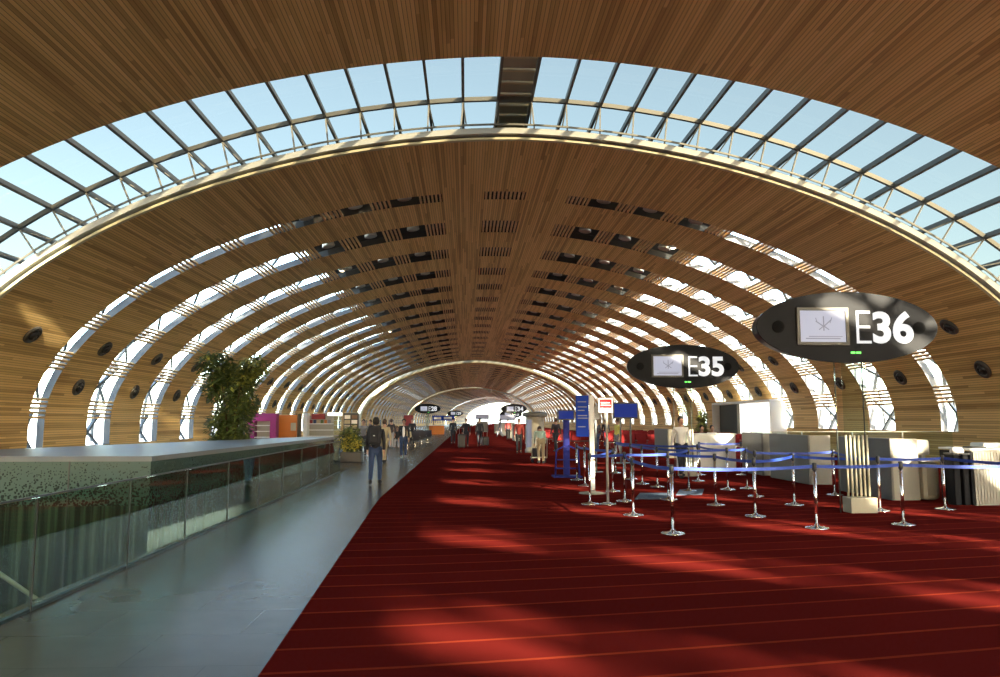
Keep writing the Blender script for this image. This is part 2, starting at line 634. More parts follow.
def slab(mb, s0, s1, y0, y1, caps='yyss', step=0.42, th=TH):
    n = max(1, int(math.ceil((s1 - s0) / step)))
    ss = [s0 + (s1 - s0) * i / n for i in range(n + 1)]
    for a, b in zip(ss, ss[1:]):
        mb.face([vp(a, y0), vp(b, y0), vp(b, y1), vp(a, y1)], M['wood'], [(a, y0), (b, y0), (b, y1), (a, y1)])
        mb.face([vp(a, y1, th), vp(b, y1, th), vp(b, y0, th), vp(a, y0, th)], M['roof'])
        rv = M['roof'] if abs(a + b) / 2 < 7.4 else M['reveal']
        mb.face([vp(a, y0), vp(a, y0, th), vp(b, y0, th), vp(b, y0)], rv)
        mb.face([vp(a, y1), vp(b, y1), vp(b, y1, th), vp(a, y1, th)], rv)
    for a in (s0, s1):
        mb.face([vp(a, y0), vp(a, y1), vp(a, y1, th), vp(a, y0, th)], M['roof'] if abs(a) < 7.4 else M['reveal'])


SHELL_LEN = 83.8
ROWS = [(5.17, 6.17)] + [(10.25 + 4.98 * k - 1.0, 10.25 + 4.98 * k + 1.0) for k in range(14)] + [(77.6, 78.6)]
ROW_C = [(a + b) / 2 for a, b in ROWS]


def win_segments():
    """(s0, s1, kind) for one window row, from left foot to right foot"""
    out = [(-0.76, 0.76, 'slat')]
    for sg, per in ((1, 1.755), (-1, 1.82)):
        seg = [(0.76, 2.32, 'solid')]
        pos = 2.32
        for k in range(10):
            w0 = 3.2 + per * k + (0 if k < 3 else .10)
            seg.append((pos, w0, 'slat'))
            w1 = w0 + (1.0 if k < 3 else 1.02)
            seg.append((w0, w1, 'win'))
            pos = w1
        seg.append((pos, SMAX, 'solid'))
        for a, b, t in seg:
            out.append((a, b, t) if sg > 0 else (-b, -a, t))
    return out


SEGS = win_segments()
WINS = [(a, b) for a, b, t in SEGS if t == 'win']


def build_shell():
    mb = MB()
    y = 0.0
    for (r0, r1) in ROWS:
        slab(mb, -SMAX, SMAX, y, r0)
        for a, b, t in SEGS:
            if t == 'solid':
                slab(mb, a, b, r0, r1)
            elif t == 'slat':
                n = max(3, int(round((b - a) / 0.15)))
                for i in range(n):
                    c = a + (i + 0.5) * (b - a) / n
                    p0, nn = prof(c, 0.045)
                    mb.bar((p0.x, r0, p0.z), (p0.x, r1, p0.z), 0.075, 0.09, M['wood_slat'], up=nn)
        y = r1
    slab(mb, -SMAX, SMAX, y, SHELL_LEN)
    return mb


SKIN = 1.15
PITCH = 1.0


def build_truss(mb):
    """steel behind the openings of one shell: arched tubes on either side of each row, diagonals in each opening"""
    for (r0, r1) in ROWS:
        for yy in (r0 - 0.25, r1 + 0.25):
            n = 44
            for i in range(n):
                a, b = -20.6 + 41.2 * i / n, -20.6 + 41.2 * (i + 1) / n
                mb.bar(vp(a, yy, 0.85), vp(b, yy, 0.85), 0.10, 0.10, M['steel'])
        for a, b in WINS:
            c = (a + b) / 2
            if abs(c) < 7.4:
                continue
            mb.bar(vp(a - 0.2, r0 - 0.1, 0.40), vp(b + 0.2, r1 + 0.1, 0.55), 0.12, 0.12, M['steel'])
            mb.bar(vp(b + 0.2, r0 - 0.1, 0.55), vp(a - 0.2, r1 + 0.1, 0.40), 0.09, 0.09, M['steel'])
            mb.bar(vp(b + 0.22, r0 - 0.2, 0.6), vp(b + 0.22, r1 + 0.2, 0.6), 0.08, 0.08, M['steel'])


shell_proto = struct(build_shell().build('ceiling'))
tr = MB()
build_truss(tr)
truss_proto = struct(tr.build('trim_1'))


def skin_mesh(y0, y1):
    """outer roof above one shell: opaque along the ridge, clear glass down both flanks"""
    mb = MB()
    for s0, s1, m in ((-8.7, 8.9, M['roof']), (-21.0, -8.7, M['win_glass']), (8.9, 21.0, M['win_glass'])):
        n = int((s1 - s0) / 0.9)
        for i in range(n):
            a, b = s0 + (s1 - s0) * i / n, s0 + (s1 - s0) * (i + 1) / n
            mb.face([vp(a, y0, SKIN), vp(b, y0, SKIN), vp(b, y1, SKIN), vp(a, y1, SKIN)], m)
            if m is M['roof']:
                mb.face([vp(a, y0, SKIN + .08), vp(a, y1, SKIN + .08), vp(b, y1, SKIN + .08), vp(b, y0, SKIN + .08)], m)
    return mb


skin_proto = struct(skin_mesh(2.4, SHELL_LEN - 2.4).build('window_1'))
SHELLS = [(-67.1, XC * 0, 0.0), (21.93, 0, 0.0), (110.95, 0, 0.0), (199.97, 0.0, R(5)), (288.6, 7.8, R(5))]


def put(o, first, i):
    y0, dx, rz = SHELLS[i]
    if not first:
        o = o.copy(); C.objects.link(o)
    # the last two shells swing to the right with the pier; turn about the vault axis
    off = Vector((XC, 0, 0)); off2 = Matrix.Rotation(-rz, 3, 'Z') @ off
    o.rotation_euler = (0, 0, -rz)
    o.location = (XC + dx - off2.x, y0 - off2.y, 0)
    return o


for proto in (shell_proto, truss_proto, skin_proto):
    for i in range(1, 5):
        put(proto, False, i)
    put(proto, True, 0)


# ---- glazed bands between the shells
def glazed_band(y0, y1, first_n):
    gy0, gy1 = y0 - 2.4, y1 + 2.4
    # glass
    mb = MB()
    SP = 0.965
    k0 = -21
    lines = [(-0.5 - SP * k) for k in range(22, -1, -1)] + [(0.46 + SP * k) for k in range(22)]
    lines = [s for s in lines if abs(s) < 21.2]
    for a, b in zip(lines, lines[1:]):
        if a < 0 < b:
            continue
        mb.face([vp(a, gy0, SKIN), vp(b, gy0, SKIN), vp(b, gy1, SKIN), vp(a, gy1, SKIN)], M['sky_glass'])
    g = struct(mb.build('window_2'))
    # mullions, rails, struts
    fr = MB()
    for s in lines:
        p0, nn = prof(s, SKIN - 0.10)
        fr.bar((p0.x, gy0, p0.z), (p0.x, gy1, p0.z), 0.075, 0.20, M['mullion'], up=nn)
    for yy, w, d, off in ((21.35 - 21.93 + y1, 0.11, 0.12, SKIN - .14), (y1 - 0.34, 0.04, 0.05, .34)):
        for i in range(60):
            a, b = -21.0 + 42.0 * i / 60, -21.0 + 42.0 * (i + 1) / 60
            fr.bar(vp(a, yy, off), vp(b, yy, off), w, d, M['mullion'])
    # thin struts from each mullion down to the gutter beam, and a chord beside the beam
    for s in lines:
        fr.bar(vp(s, y1 - 0.58, SKIN - 0.2), vp(s + (.12 if s > 0 else -.12), y1 - 0.2, 0.25), 0.04, 0.04, M['gutter'])
        fr.bar(vp(s, y1 - 0.58, SKIN - 0.2), vp(s * .965, y1 - 0.34, 0.34), 0.03, 0.03, M['mullion'])
    fr2 = struct(fr.build('trim_2'))
    # opaque strip along the ridge
    pm = MB()
    for k in range(13):
        ya = gy0 + (gy1 - gy0) * k / 13; yb = gy0 + (gy1 - gy0) * (k + 1) / 13
        pm.bar(vp(-0.02, ya + 0.06, SKIN + 0.0), vp(-0.02, yb - 0.06, SKIN + 0.0), 0.9, 0.04, M['roofpanel'])
        pm.bar(vp(-0.5, yb, SKIN - 0.02), vp(0.46, yb, SKIN - 0.02), 0.09, 0.10, M['cream'])
    struct(pm.build('trim_3'))
    # gutter beam and cream lip at the edge of the following shell, plain lip at the edge of the previous one
    gb = MB()
    n = 110
    for i in range(n):
        a, b = -SMAX + 2 * SMAX * i / n, -SMAX + 2 * SMAX * (i + 1) / n
        for (o0, o1, ya, yb, m) in ((0.10, 0.27, y1 - 0.26, y1 - 0.02, M['gutter']), (-0.02, 0.045, y1 - 0.10, y1 + 0.05, M['cream'])):
            A, B = [vp(a, ya, o0), vp(a, yb, o0), vp(a, yb, o1), vp(a, ya, o1)], [vp(b, ya, o0), vp(b, yb, o0), vp(b, yb, o1), vp(b, ya, o1)]
            for k in range(4):
                gb.face([A[k], B[k], B[(k + 1) % 4], A[(k + 1) % 4]], m)
    struct(gb.build('trim_4'))


for y0, y1 in ((16.7, 21.93), (105.73, 110.95), (194.75, 199.97)):
    glazed_band(y0, y1, 0)

# far end: glazed gable with mullions
ge = MB()
gy = 372.5
cx = XC + 15.4
for i in range(13):
    x = cx - 15 + i * 2.5
    hh = ZC + VB * max(0, 1 - (abs(x - cx) / VA) ** VN) ** (1 / VN)
    ge.bar((x, gy, 0), (x, gy, hh), 0.12, 0.12, M['steel'])
struct(ge.build('trim_5'))

# ------------------------------------------------------------------ ground and floors
gm = MB()
gm.face([(-1500, -800, -6), (1500, -800, -6), (1500, 2500, -6), (-1500, 2500, -6)], M['concrete'])
struct(gm.build('ground'))

HX0, HX1, HY0, HY1 = -13.2, -4.0, 1.0, 27.6         # the stairwell opening


def bal_x(y):
    return -3.87 - 0.0138 * (y - 6.76)


fm = MB()
FZ = -0.45
xl, xr, yb, yt = XC - VA - 0.25, XC + VA + 0.25, -68.0, 200.0
for x0, x1, y0, y1 in ((xl, HX0, yb, yt), (HX0, HX1 - .1, yb, HY0), (HX0, HX1 - .1, HY1, yt), (HX1 - .1, xr, yb, yt)):
    fm.box(x0, x1, y0, y1, FZ, 0, M['stone'])
# slab continues under the swinging end of the pier
fm.box(xl, xr + 26, 200.0, 376, FZ, 0, M['stone'])
struct(fm.build('floor'))
# lower level below the opening
lm = MB()
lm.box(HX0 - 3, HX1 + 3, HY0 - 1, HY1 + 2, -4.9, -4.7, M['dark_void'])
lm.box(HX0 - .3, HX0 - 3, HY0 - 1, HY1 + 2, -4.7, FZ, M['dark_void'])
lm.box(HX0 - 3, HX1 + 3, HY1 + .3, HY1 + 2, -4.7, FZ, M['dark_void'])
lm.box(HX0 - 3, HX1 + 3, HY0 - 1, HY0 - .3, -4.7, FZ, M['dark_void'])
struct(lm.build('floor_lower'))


# carpet, edge bends at (−1.87, 16.7)
def edge_x(y):
    if y < 16.7:
        return -1.37 - (y - 5.35) * (0.50 / 11.35)
    return -1.87 + (y - 16.7) * 0.0035


def gcurve(x):
    k = x + 1.9
    return 0.195 * (k - 1.25 * (1 - math.exp(-k / 1.25)))


cm = MB()
ys = [-68, -40, -20, -10, -5, 0, 2.5] + [5 + 2 * i for i in range(30)] + [66 + 8 * i for i in range(17)] + [200]
ys = sorted(set(ys))
xs_t = [0, .05, .1, .16, .23, .32, .43, .56, .7, .85, 1]
for ya, yb2 in zip(ys, ys[1:]):
    for ta, tb in zip(xs_t, xs_t[1:]):
        def P(t, y):
            e = edge_x(y)
            return (e + (xr - 0.28 - e) * t, y)
        q = [P(ta, ya), P(tb, ya), P(tb, yb2), P(ta, yb2)]
        cm.face([(x, y, 0.012) for x, y in q], M['carpet'], [(x, y - gcurve(x) + 0.065) for x, y in q])
cm.face([(-1.2, 200, .012), (16.6, 200, .012), (31.3, 368, .012), (13.5, 368, .012)], M['carpet'], [(0, 200), (18, 200), (18, 368), (0, 368)])
tag(cm.build('red_carpet'), 'deep red carpet with thin orange cross stripes covering the right of the hall', 'carpet')

# ------------------------------------------------------------------ helpers that place things
ORD = ['first', 'second', 'third', 'fourth', 'fifth', 'sixth', 'seventh', 'eighth', 'ninth', 'tenth', 'eleventh', 'twelfth', 'thirteenth',
       'fourteenth', 'fifteenth', 'sixteenth', 'seventeenth', 'eighteenth', 'nineteenth', 'twentieth', 'twenty-first', 'twenty-second',
       'twenty-third', 'twenty-fourth', 'twenty-fifth', 'twenty-sixth', 'twenty-seventh', 'twenty-eighth', 'twenty-ninth', 'thirtieth',
       'thirty-first', 'thirty-second', 'thirty-third', 'thirty-fourth', 'thirty-fifth']
_p = pitch
_fw = Vector((math.sin(yaw) * math.cos(_p), math.cos(yaw) * math.cos(_p), math.sin(_p)))
_rt = Vector((math.cos(yaw), -math.sin(yaw), 0))
_up = _rt.cross(_fw)


def ground(px, py, z=0.0):
    """floor point seen at a pixel of the photograph (used once, to read off where a thing stands)"""
    d = _fw + _rt * ((px - 500) / FPX) + _up * ((338.5 - py) / FPX)
    t = (z - EYE) / d.z
    return Vector((0, 0, EYE)) + d * t


# ------------------------------------------------------------------ air nozzles on the flanks
def nozzle():
    t = thing('air_nozzle', 'x', 'air vent')
    b = MB()
    b.lathe([(0.33, 0.0), (0.33, 0.05), (0.30, 0.09), (0.25, 0.10), (0.20, 0.06), (0.19, 0.02)], M['nozzle'], 28)
    b.build('housing_ring', t)
    b = MB()
    b.lathe([(0.19, 0.02), (0.185, 0.09), (0.14, 0.15), (0.10, 0.17), (0.085, 0.12), (0.08, 0.05)], M['nozzle_core'], 24, (0.02, 0, 0))
    b.build('nozzle_ball', t)
    b = MB()
    b.lathe([(0.075, 0.05), (0.06, 0.14), (0.02, 0.17)], M['nozzle'], 16, (0.02, 0, 0))
    b.build('nozzle_core', t)
    return t


proto = nozzle()
used = False
mids = [24.85, 29.75, 34.7] + [34.7 + 4.98 * k for k in range(1, 12)]
for i, y in enumerate(mids):
    for side, sg in (('left', -1), ('right', 1)):
        for lev, sa, sb in (('upper', 16.66, 16.1), ('lower', 18.4, 17.9)):
            if i == 0 and side == 'left' and lev == 'lower':
                continue
            s = sg * (sa if sg < 0 else sb)
            p0, nn = prof(s, 0.0)
            lab = '%s dark air nozzle on %s wall, %s wood panel from the camera' % (lev, side, ORD[i])
            o = proto if not used else dup(proto)
            used = True
            o['label'] = lab
            o['group'] = 'air nozzles along the wood walls'
            o.location = (p0.x, y, p0.z)
            q = (-nn).to_track_quat('Z', 'Y')
            o.rotation_euler = q.to_euler()


# ------------------------------------------------------------------ lamps in the openings by the ridge
def spotlight():
    t = thing('ceiling_spotlight', 'x', 'ceiling light')
    b = MB(); b.lathe([(0.05, .30), (0.17, .26), (0.25, .16), (0.27, 0.02), (0.24, 0.0), (0.20, 0.05)], M['fixture'], 18)
    b.build('lamp_housing', t)
    b = MB(); b.lathe([(0.19, 0.05), (0.10, 0.02), (0.02, 0.015)], M['fixture'], 14)
    b.build('lamp_lens', t)
    b = MB()
    b.bar((-0.42, 0, .2), (-0.25, 0, .12), .05, .04, M['fixture']); b.bar((0.25, 0, .12), (0.42, 0, .2), .05, .04, M['fixture'])
    b.build('mounting_bracket', t)
    return t


lamp = spotlight()
used = False
for ri, rc in enumerate(ROW_C):
    for side, sg, per in (('right', 1, 1.755), ('left', -1, 1.82)):
        for k in range(3):
            s = sg * (3.2 + per * k + 0.5)
            p0, nn = prof(s, 0.10)
            lab = 'silver spotlight, %s slot row from the camera, %s opening %s of ridge' % (ORD[ri], ORD[k], side)
            o = lamp if not used else dup(lamp)
            used = True
            o['label'] = lab
            o['group'] = 'spotlights in the ceiling slots'
            o.location = (p0.x, 21.93 + rc, p0.z)
            o.rotation_euler = nn.to_track_quat('Z', 'Y').to_euler()

# lit pendant-like downlights, four of them glow warm in the vault
for i, (px, py, lab) in enumerate(((342, 270, 'glowing ceiling lamp in the dark slot left of the ridge, brightest and largest'),
                                   (390, 331, 'small glowing ceiling lamp left of the ridge, above the far arch'),
                                   (673, 247, 'glowing ceiling lamp high on the right slope of the vault'))):
    # ray onto the vault
    d = _fw + _rt * ((px - 500) / FPX) + _up * ((338.5 - py) / FPX)
    lo, hi = 1.0, 300.0
    for _ in range(50):
        m_ = (lo + hi) / 2
        P_ = Vector((0, 0, EYE)) + d * (m_ / d.y)
        if (abs(P_.x - XC) / VA) ** VN + (max(P_.z - ZC, 0) / VB) ** VN < 1: lo = m_
        else: hi = m_
    P_ = Vector((0, 0, EYE)) + d * (lo / d.y)
    t = thing('ceiling_lamp', lab, 'ceiling light', (P_.x, P_.y, P_.z), 0, 'glowing lamps in the vault')
    b = MB(); b.lathe([(0.17, 0.10), (0.19, 0.0), (0.17, -0.04), (.12, -.05)], M['fixture'], 16); b.build('lamp_housing', t)
    b = MB(); b.lathe([(0.11, -0.05), (0.07, -0.075), (0.01, -0.085)], M['warm_lamp'], 14); b.build('lamp_lens', t)


# ------------------------------------------------------------------ balustrade, cladded block and the stairwell
by = [1.2, 3.2, 5.2, 7.2, 9.2, 11.1, 13.1, 15.1, 17.15, 19.2, 21.3, 23.4, 25.6]
bal = thing('glass_balustrade', 'long green glass balustrade along the edge of the stairwell, beside the stone walkway', 'balustrade', (-4.0, 1.2, 0))
for a, b_ in zip(by, by[1:]):
    xa, xb = bal_x(a) + 4.0, bal_x(b_) + 4.0
    b = MB()
    y0, y1 = a + 0.012 - 1.2, b_ - 0.012 - 1.2
    vs = [(xa - .008, y0, -.3), (xa + .008, y0, -.3), (xb + .008, y1, -.3), (xb - .008, y1, -.3), (xa - .008, y0, 1.0), (xa + .008, y0, 1.0), (xb + .008, y1, 1.0), (xb - .008, y1, 1.0)]
    b.raw(vs, [(0, 1, 2, 3), (7, 6, 5, 4), (0, 4, 5, 1), (1, 5, 6, 2), (2, 6, 7, 3), (3, 7, 4, 0)], M['rail_glass'])
    b.build('glass_panel', bal)
b = MB()
b.bar((bal_x(1.2) + 4, 0, 1.012), (bal_x(25.6) + 4, 24.4, 1.008), 0.02, 0.016, M['steel'])
b.build('top_rail', bal)
b = MB()
b.bar((bal_x(1.2) + 4 - .02, 0, 0.0), (bal_x(25.6) + 4 - .02, 24.4, 0.0), 0.05, 0.06, M['steel'])
b.build('floor_channel', bal)
for yy in by[1:-1]:
    b = MB()
    b.box(bal_x(yy) + 4 - .011, bal_x(yy) + 4 + .011, yy - 1.2 - .008, yy - 1.2 + .008, -.2, 1.0, M['dark_void'])
    b.build('joint', bal)

blk = thing('garden_enclosure', 'low wide block clad in printed glass with a flat grey top, standing in the stairwell', 'enclosure', (-5.2, 13.0, 0))
b = MB()
X1n, X1f, X0n, X0f = 0.0, 0.55, -5.3, -0.6           # plan narrows toward the far end
z0, z1 = -4.7, 1.02
L = 14.4
b.face([(X0n, 0, z0), (X1n, 0, z0), (X1n, 0, z1), (X0n, 0, z1)], M['etched'])
b.face([(X1n, 0, z0), (X1f, L, z0), (X1f, L, z1), (X1n, 0, z1)], M['etched'])
b.face([(X1f, L, z0), (X0f, L, z0), (X0f, L, z1), (X1f, L, z1)], M['etched'])
b.face([(X0f, L, z0), (X0n, 0, z0), (X0n, 0, z1), (X0f, L, z1)], M['etched'])
b.build('glass_cladding', blk)
b = MB()
b.raw([(X0n, 0 - .02, z1), (X1n + .02, -.02, z1), (X1f + .02, L, z1), (X0f, L, z1), (X0n, -.02, z1 + .085), (X1n + .02, -.02, z1 + .085), (X1f + .02, L, z1 + .085), (X0f, L, z1 + .085)],
      [(3, 2, 1, 0), (4, 5, 6, 7), (0, 1, 5, 4), (1, 2, 6, 5), (2, 3, 7, 6), (3, 0, 4, 7)], M['slab'])
b.build('grey_top', blk)
b = MB()
for k in range(1, 4):
    b.box(X0n + k * 1.33 - .01, X0n + k * 1.33 + .01, -.012, .0, z0, z1, M['dark_void'])
b.build('joints', blk)

st = thing('staircase', 'dark stair going down behind the glass balustrade, bottom left', 'staircase', (-6.4, 7.2, 0))
b = MB()
for k in range(16):
    b.box(-1.0, 1.4, k * .30 - .0, k * .30 + .36, -.17 * (k + 1) - .2, -.17 * (k + 1), M['stair'])
b.build('steps', st)
b = MB()
b.tube([(0.35, 0.3, 0.95), (0.35, 1.4, 0.78), (0.35, 4.6, -1.05)], 0.03, M['cream_metal'])
b.build('handrail', st)
for yy, zt in ((1.4, .78), (2.95, -.10), (4.5, -1.0)):
    b = MB(); b.tube([(0.35, yy, -.17 * (yy / .30) - .05), (0.35, yy, zt)], 0.022, M['cream_metal']); b.build('post', st)


# ------------------------------------------------------------------ queue posts with belts
def post_parts(t):
    b = MB(); b.lathe([(0.178, 0.0), (0.18, 0.012), (0.165, 0.022), (0.05, 0.038), (0.032, 0.06)], M['chrome'], 28); b.build('base', t)
    b = MB(); b.lathe([(0.026, 0.03), (0.026, 0.90)], M['chrome'], 14); b.build('pole', t)
    b = MB(); b.lathe([(0.034, 0.90), (0.036, 0.905), (0.036, 1.0), (0.030, 1.015), (0.01, 1.02)], M['black'], 16); b.build('belt_cassette', t)


PX = [(672.9, 534.7), (633.4, 516.2), (590, 505), (625, 502), (577, 480.5), (585, 486.5), (613, 492), (668.8, 500.4), (716, 506), (728, 490.5),
      (689, 491.7), (657.5, 487.4), (642.4, 484.6), (631, 479.8), (615.7, 473.5), (698.4, 481.7), (747.3, 489.3), (755.6, 517.3), (756, 497.2),
      (794.6, 505.8), (817, 529.2), (835, 495.7), (880.4, 511.8), (903.8, 525.8), (945.4, 510), (1062, 527), (700, 475.5), (742, 475.5)]
POS = [ground(*p) for p in PX]
BELTS = [(0, 20), (20, 23), (23, 25), (0, 1), (1, 3), (3, 2), (2, 6), (6, 5), (5, 4), (3, 7), (7, 8), (8, 17), (17, 19), (19, 22), (22, 24), (24, 25),
         (18, 21), (16, 9), (9, 10), (10, 11), (11, 12), (12, 13), (13, 14), (15, 9), (26, 27), (15, 26), (16, 18), (7, 10), (14, 15), (21, 22)]
order = sorted(range(len(PX)), key=lambda i: PX[i][0])
rank = {i: k for k, i in enumerate(order)}
special = {0: 'chrome queue post closest to the camera, at the front corner of the queue lanes',
           20: 'chrome queue post just left of the pylon under the E36 sign, front row',
           23: 'chrome queue post in front of the grey desk right of the E36 pylon',
           25: 'chrome queue post holding the end of the front belt past the right edge'}
proto = thing('queue_post', 'x', 'queue barrier', (0, 0, 0))
post_parts(proto)
made = {}
for i, p in enumerate(POS):
    o = proto if i == 0 else dup(made[0])
    o.location = (p.x, p.y, 0.012)
    o['label'] = special.get(i, 'chrome queue post with a black head, %s from the left among the queue posts' % ORD[rank[i]])
    o['group'] = 'queue posts linked by blue belts'
    made[i] = o
for a, b_ in BELTS:
    p, q = POS[a], POS[b_]
    d = q - p
    L = d.length
    rz = math.atan2(d.y, d.x)
    b = MB()
    n = 10
    sag = 0.012 * L
    for k in range(n):
        t0, t1 = k / n, (k + 1) / n
        x0, x1 = .036 + t0 * (L - .072), .036 + t1 * (L - .072)
        za, zb = .96 - sag * 4 * t0 * (1 - t0), .96 - sag * 4 * t1 * (1 - t1)
        vs = []
        for x, z in ((x0, za), (x1, zb)):
            vs += [(x, -.002, z - .026), (x, .002, z - .026), (x, .002, z + .026), (x, -.002, z + .026)]
        b.raw(vs, [(0, 3, 2, 1), (4, 5, 6, 7), (0, 1, 5, 4), (1, 2, 6, 5), (2, 3, 7, 6), (3, 0, 4, 7)], M['blue'])
    o = b.build('belt', made[a])
    o.rotation_euler = (0, 0, rz)


# floor mats in the queue
for k, (quad, lab) in enumerate((([(635, 500), (640, 494), (672, 494), (668, 500)], 'slate blue floor mat lying in the queue lanes, the nearer of two'),
                                 ([(676, 496), (680, 490.5), (704, 490), (702, 495.5)], 'slate blue floor mat in the queue lanes, the farther of two'))):
    g4 = [ground(*p) for p in quad]
    b = MB()
    vs = [(p.x, p.y, z) for z in (.012, .028) for p in g4]
    b.raw(vs, [(3, 2, 1, 0), (4, 5, 6, 7), (0, 1, 5, 4), (1, 2, 6, 5), (2, 3, 7, 6), (3, 0, 4, 7)], M['mat'])
    tag(b.build('floor_mat'), lab, 'mat', 'mats in the queue')


# ------------------------------------------------------------------ oval gate signs
def ellipse_ring(b, ax, az, y0, y1, m, n=72, ax2=None, az2=None, cap=True, c=(0, 0)):
    ax2 = ax if ax2 is None else ax2
    az2 = az if az2 is None else az2
    vs = []
    for (rx, rz_, y) in ((ax, az, y0), (ax2, az2, y1)):
        vs += [(c[0] + rx * math.cos(2 * PI * k / n), y, c[1] + rz_ * math.sin(2 * PI * k / n)) for k in range(n)]
    fs = [(k, (k + 1) % n, n + (k + 1) % n, n + k) for k in range(n)]
    if cap:
        fs += [tuple(range(n))[::-1], tuple(range(n, 2 * n))]
    b.raw(vs, fs, m)


def gate_sign(loc, txt, lab, pylon_x=0.0, rz=0.0, support=True, sx=1.0, face_only=False):
    x, y, z = loc
    t = thing('gate_sign', lab, 'sign', (x, y, 0), rz, 'oval gate signs')
    ax, az = 1.73 * sx, 0.665 * sx
    b = MB()
    ellipse_ring(b, ax - .004, az - .004, -.005, .34, M['sign_rim'], cap=True, ax2=ax - .05, az2=az - .05)
    for v in range(len(b.v)): b.v[v] = (b.v[v][0], b.v[v][1], b.v[v][2] + z)
    hs = b.build('housing', t)
    b = MB(); ellipse_ring(b, ax, az, -.035, -.005, M['sign_face'], c=(0, z)); b.build('face_plate', t)
    sxl = -1.33 * sx
    for cx in (sxl, 1.33 * sx):
        b = MB(); ellipse_ring(b, .115 * sx, .115 * sx, -.05, -.035, M['grille'], 24, c=(cx + (.04 if cx > 0 else 0), z)); b.build('loudspeaker', t)
    fx0, fx1, fz0, fz1 = (-.98 * sx, -.0 * sx, z - .335 * sx, z + .36 * sx)
    b = MB()
    w = .055 * sx
    b.box(fx0, fx1, -.075, -.035, fz0, fz0 + w, M['frame']); b.box(fx0, fx1, -.075, -.035, fz1 - w, fz1, M['frame'])
    b.box(fx0, fx0 + w, -.075, -.035, fz0 + w, fz1 - w, M['frame']); b.box(fx1 - w, fx1, -.075, -.035, fz0 + w, fz1 - w, M['frame'])
    b.build('screen_frame', t)
    b = MB(); b.box(fx0 + w, fx1 - w, -.05, -.035, fz0 + w, fz1 - w, M['screen'])
    sc = b.build('screen', t)
    # pale graphic on the screen: a small aircraft-like figure over two lines
    b = MB()
    cx, cz = (fx0 + fx1) / 2 + .02 * sx, z + .05 * sx
    for (a0, b0, a1, b1, ww) in ((0, -.12, 0, .15, .022), (-.15, .06, 0, -.04, .02), (.15, .09, 0, -.04, .02), (-.09, -.10, 0, -.03, .018), (.10, -.10, 0, -.03, .018), (-.15, .12, -.12, 0.03, .012), (.16, .13, .12, .02, .012)):
        b.bar((cx + a0 * sx, -.0515, cz + b0 * sx), (cx + a1 * sx, -.0515, cz + b1 * sx), ww * sx, .003, M['screen_ink'], up=(0, 1, 0))
    b.box(fx0 + .16 * sx, fx1 - .16 * sx, -.053, -.05, z - .225 * sx, z - .205 * sx, M['screen_ink'])
    b.box(fx0 + .22 * sx, fx1 - .12 * sx, -.053, -.05, z - .185 * sx, z - .170 * sx, M['screen_ink'])
    b.build('screen_graphic', sc)
    zb, zt = z - .30 * sx, z + .31 * sx
    text_obj('gate_letter', txt[0], .155 * sx, .435 * sx, zb, zt, -.043, M['letter'], t, weight=-.018)
    text_obj('gate_number', txt[1:], .47 * sx, 1.25 * sx, zb, zt, -.043, M['letter'], t, weight=.035)
    b = MB(); b.box(.03 * sx, .11 * sx, -.05, -.035, z - .49 * sx, z - .455 * sx, M['green_led'], ); b.box(.13 * sx, .22 * sx, -.05, -.035, z - .49 * sx, z - .455 * sx, M['green_led']); b.build('indicator_light', t)
    if support:
        zz = z - az * .93
        bx0, bx1 = pylon_x - .25, pylon_x + .25
        b = MB(); b.box(bx0, bx1, .02, .34, 0.012, .29, M['cream_metal'], bev=.012); b.build('base', t)
        b = MB()
        for gx in (bx0 + .04, ):
            b.box(bx0 - .13, bx0 - .12, .16, .20, .0, z - az * .55, M['clear'])
        b.box(bx0 + .02, bx1 - .02, .185, .197, .29, z - az * .6, M['clear'])
        b.build('glass_panel', t)
        for gx in (bx0 - .11, bx1 - .08):
            b = MB(); b.tube([(gx, .2, .0 if gx < bx0 else .25), (gx, .2, zz + .1)], .012, M['nozzle'], 8); b.build('cable', t)
        for k in range(6):
            b = MB(); gx = bx0 + .05 + k * (bx1 - bx0 - .1) / 5
            b.tube([(gx, .2, .28), (gx, .2, 1.42)], .022, M['cream_metal'], 10); b.build('tube', t)
    return t


def at_y(px, py, y):
    d = _fw + _rt * ((px - 500) / FPX) + _up * ((338.5 - py) / FPX)
    return Vector((0, 0, EYE)) + d * (y / d.y)


A, B_ = at_y(847, 327.5, 13.8), at_y(683, 366.5, 23.0)
gate_sign((A.x, 13.8, A.z), 'E36', 'large oval gate sign reading E36 on a glass and steel pylon, nearest on the right', pylon_x=ground(856.5, 512).x - A.x, rz=R(1))
gate_sign((B_.x, 23.0, B_.z), 'E35', 'oval gate sign reading E35 over the queue lanes', pylon_x=.1)
gate_sign((6.3, 101.0, 3.15), 'E34', 'small distant oval sign reading E34 right of the bright far end')
gate_sign((6.9, 118.0, 2.6), 'E33', 'tiny oval sign half hidden just below the distant E34 sign')
gate_sign((-5.15, 103.0, 3.2), 'E28', 'small distant oval sign on the left, near the foot of the far arch')
gate_sign((-2.3, 165.0, 3.1), 'E29', 'tiny farthest oval sign left of the far end')


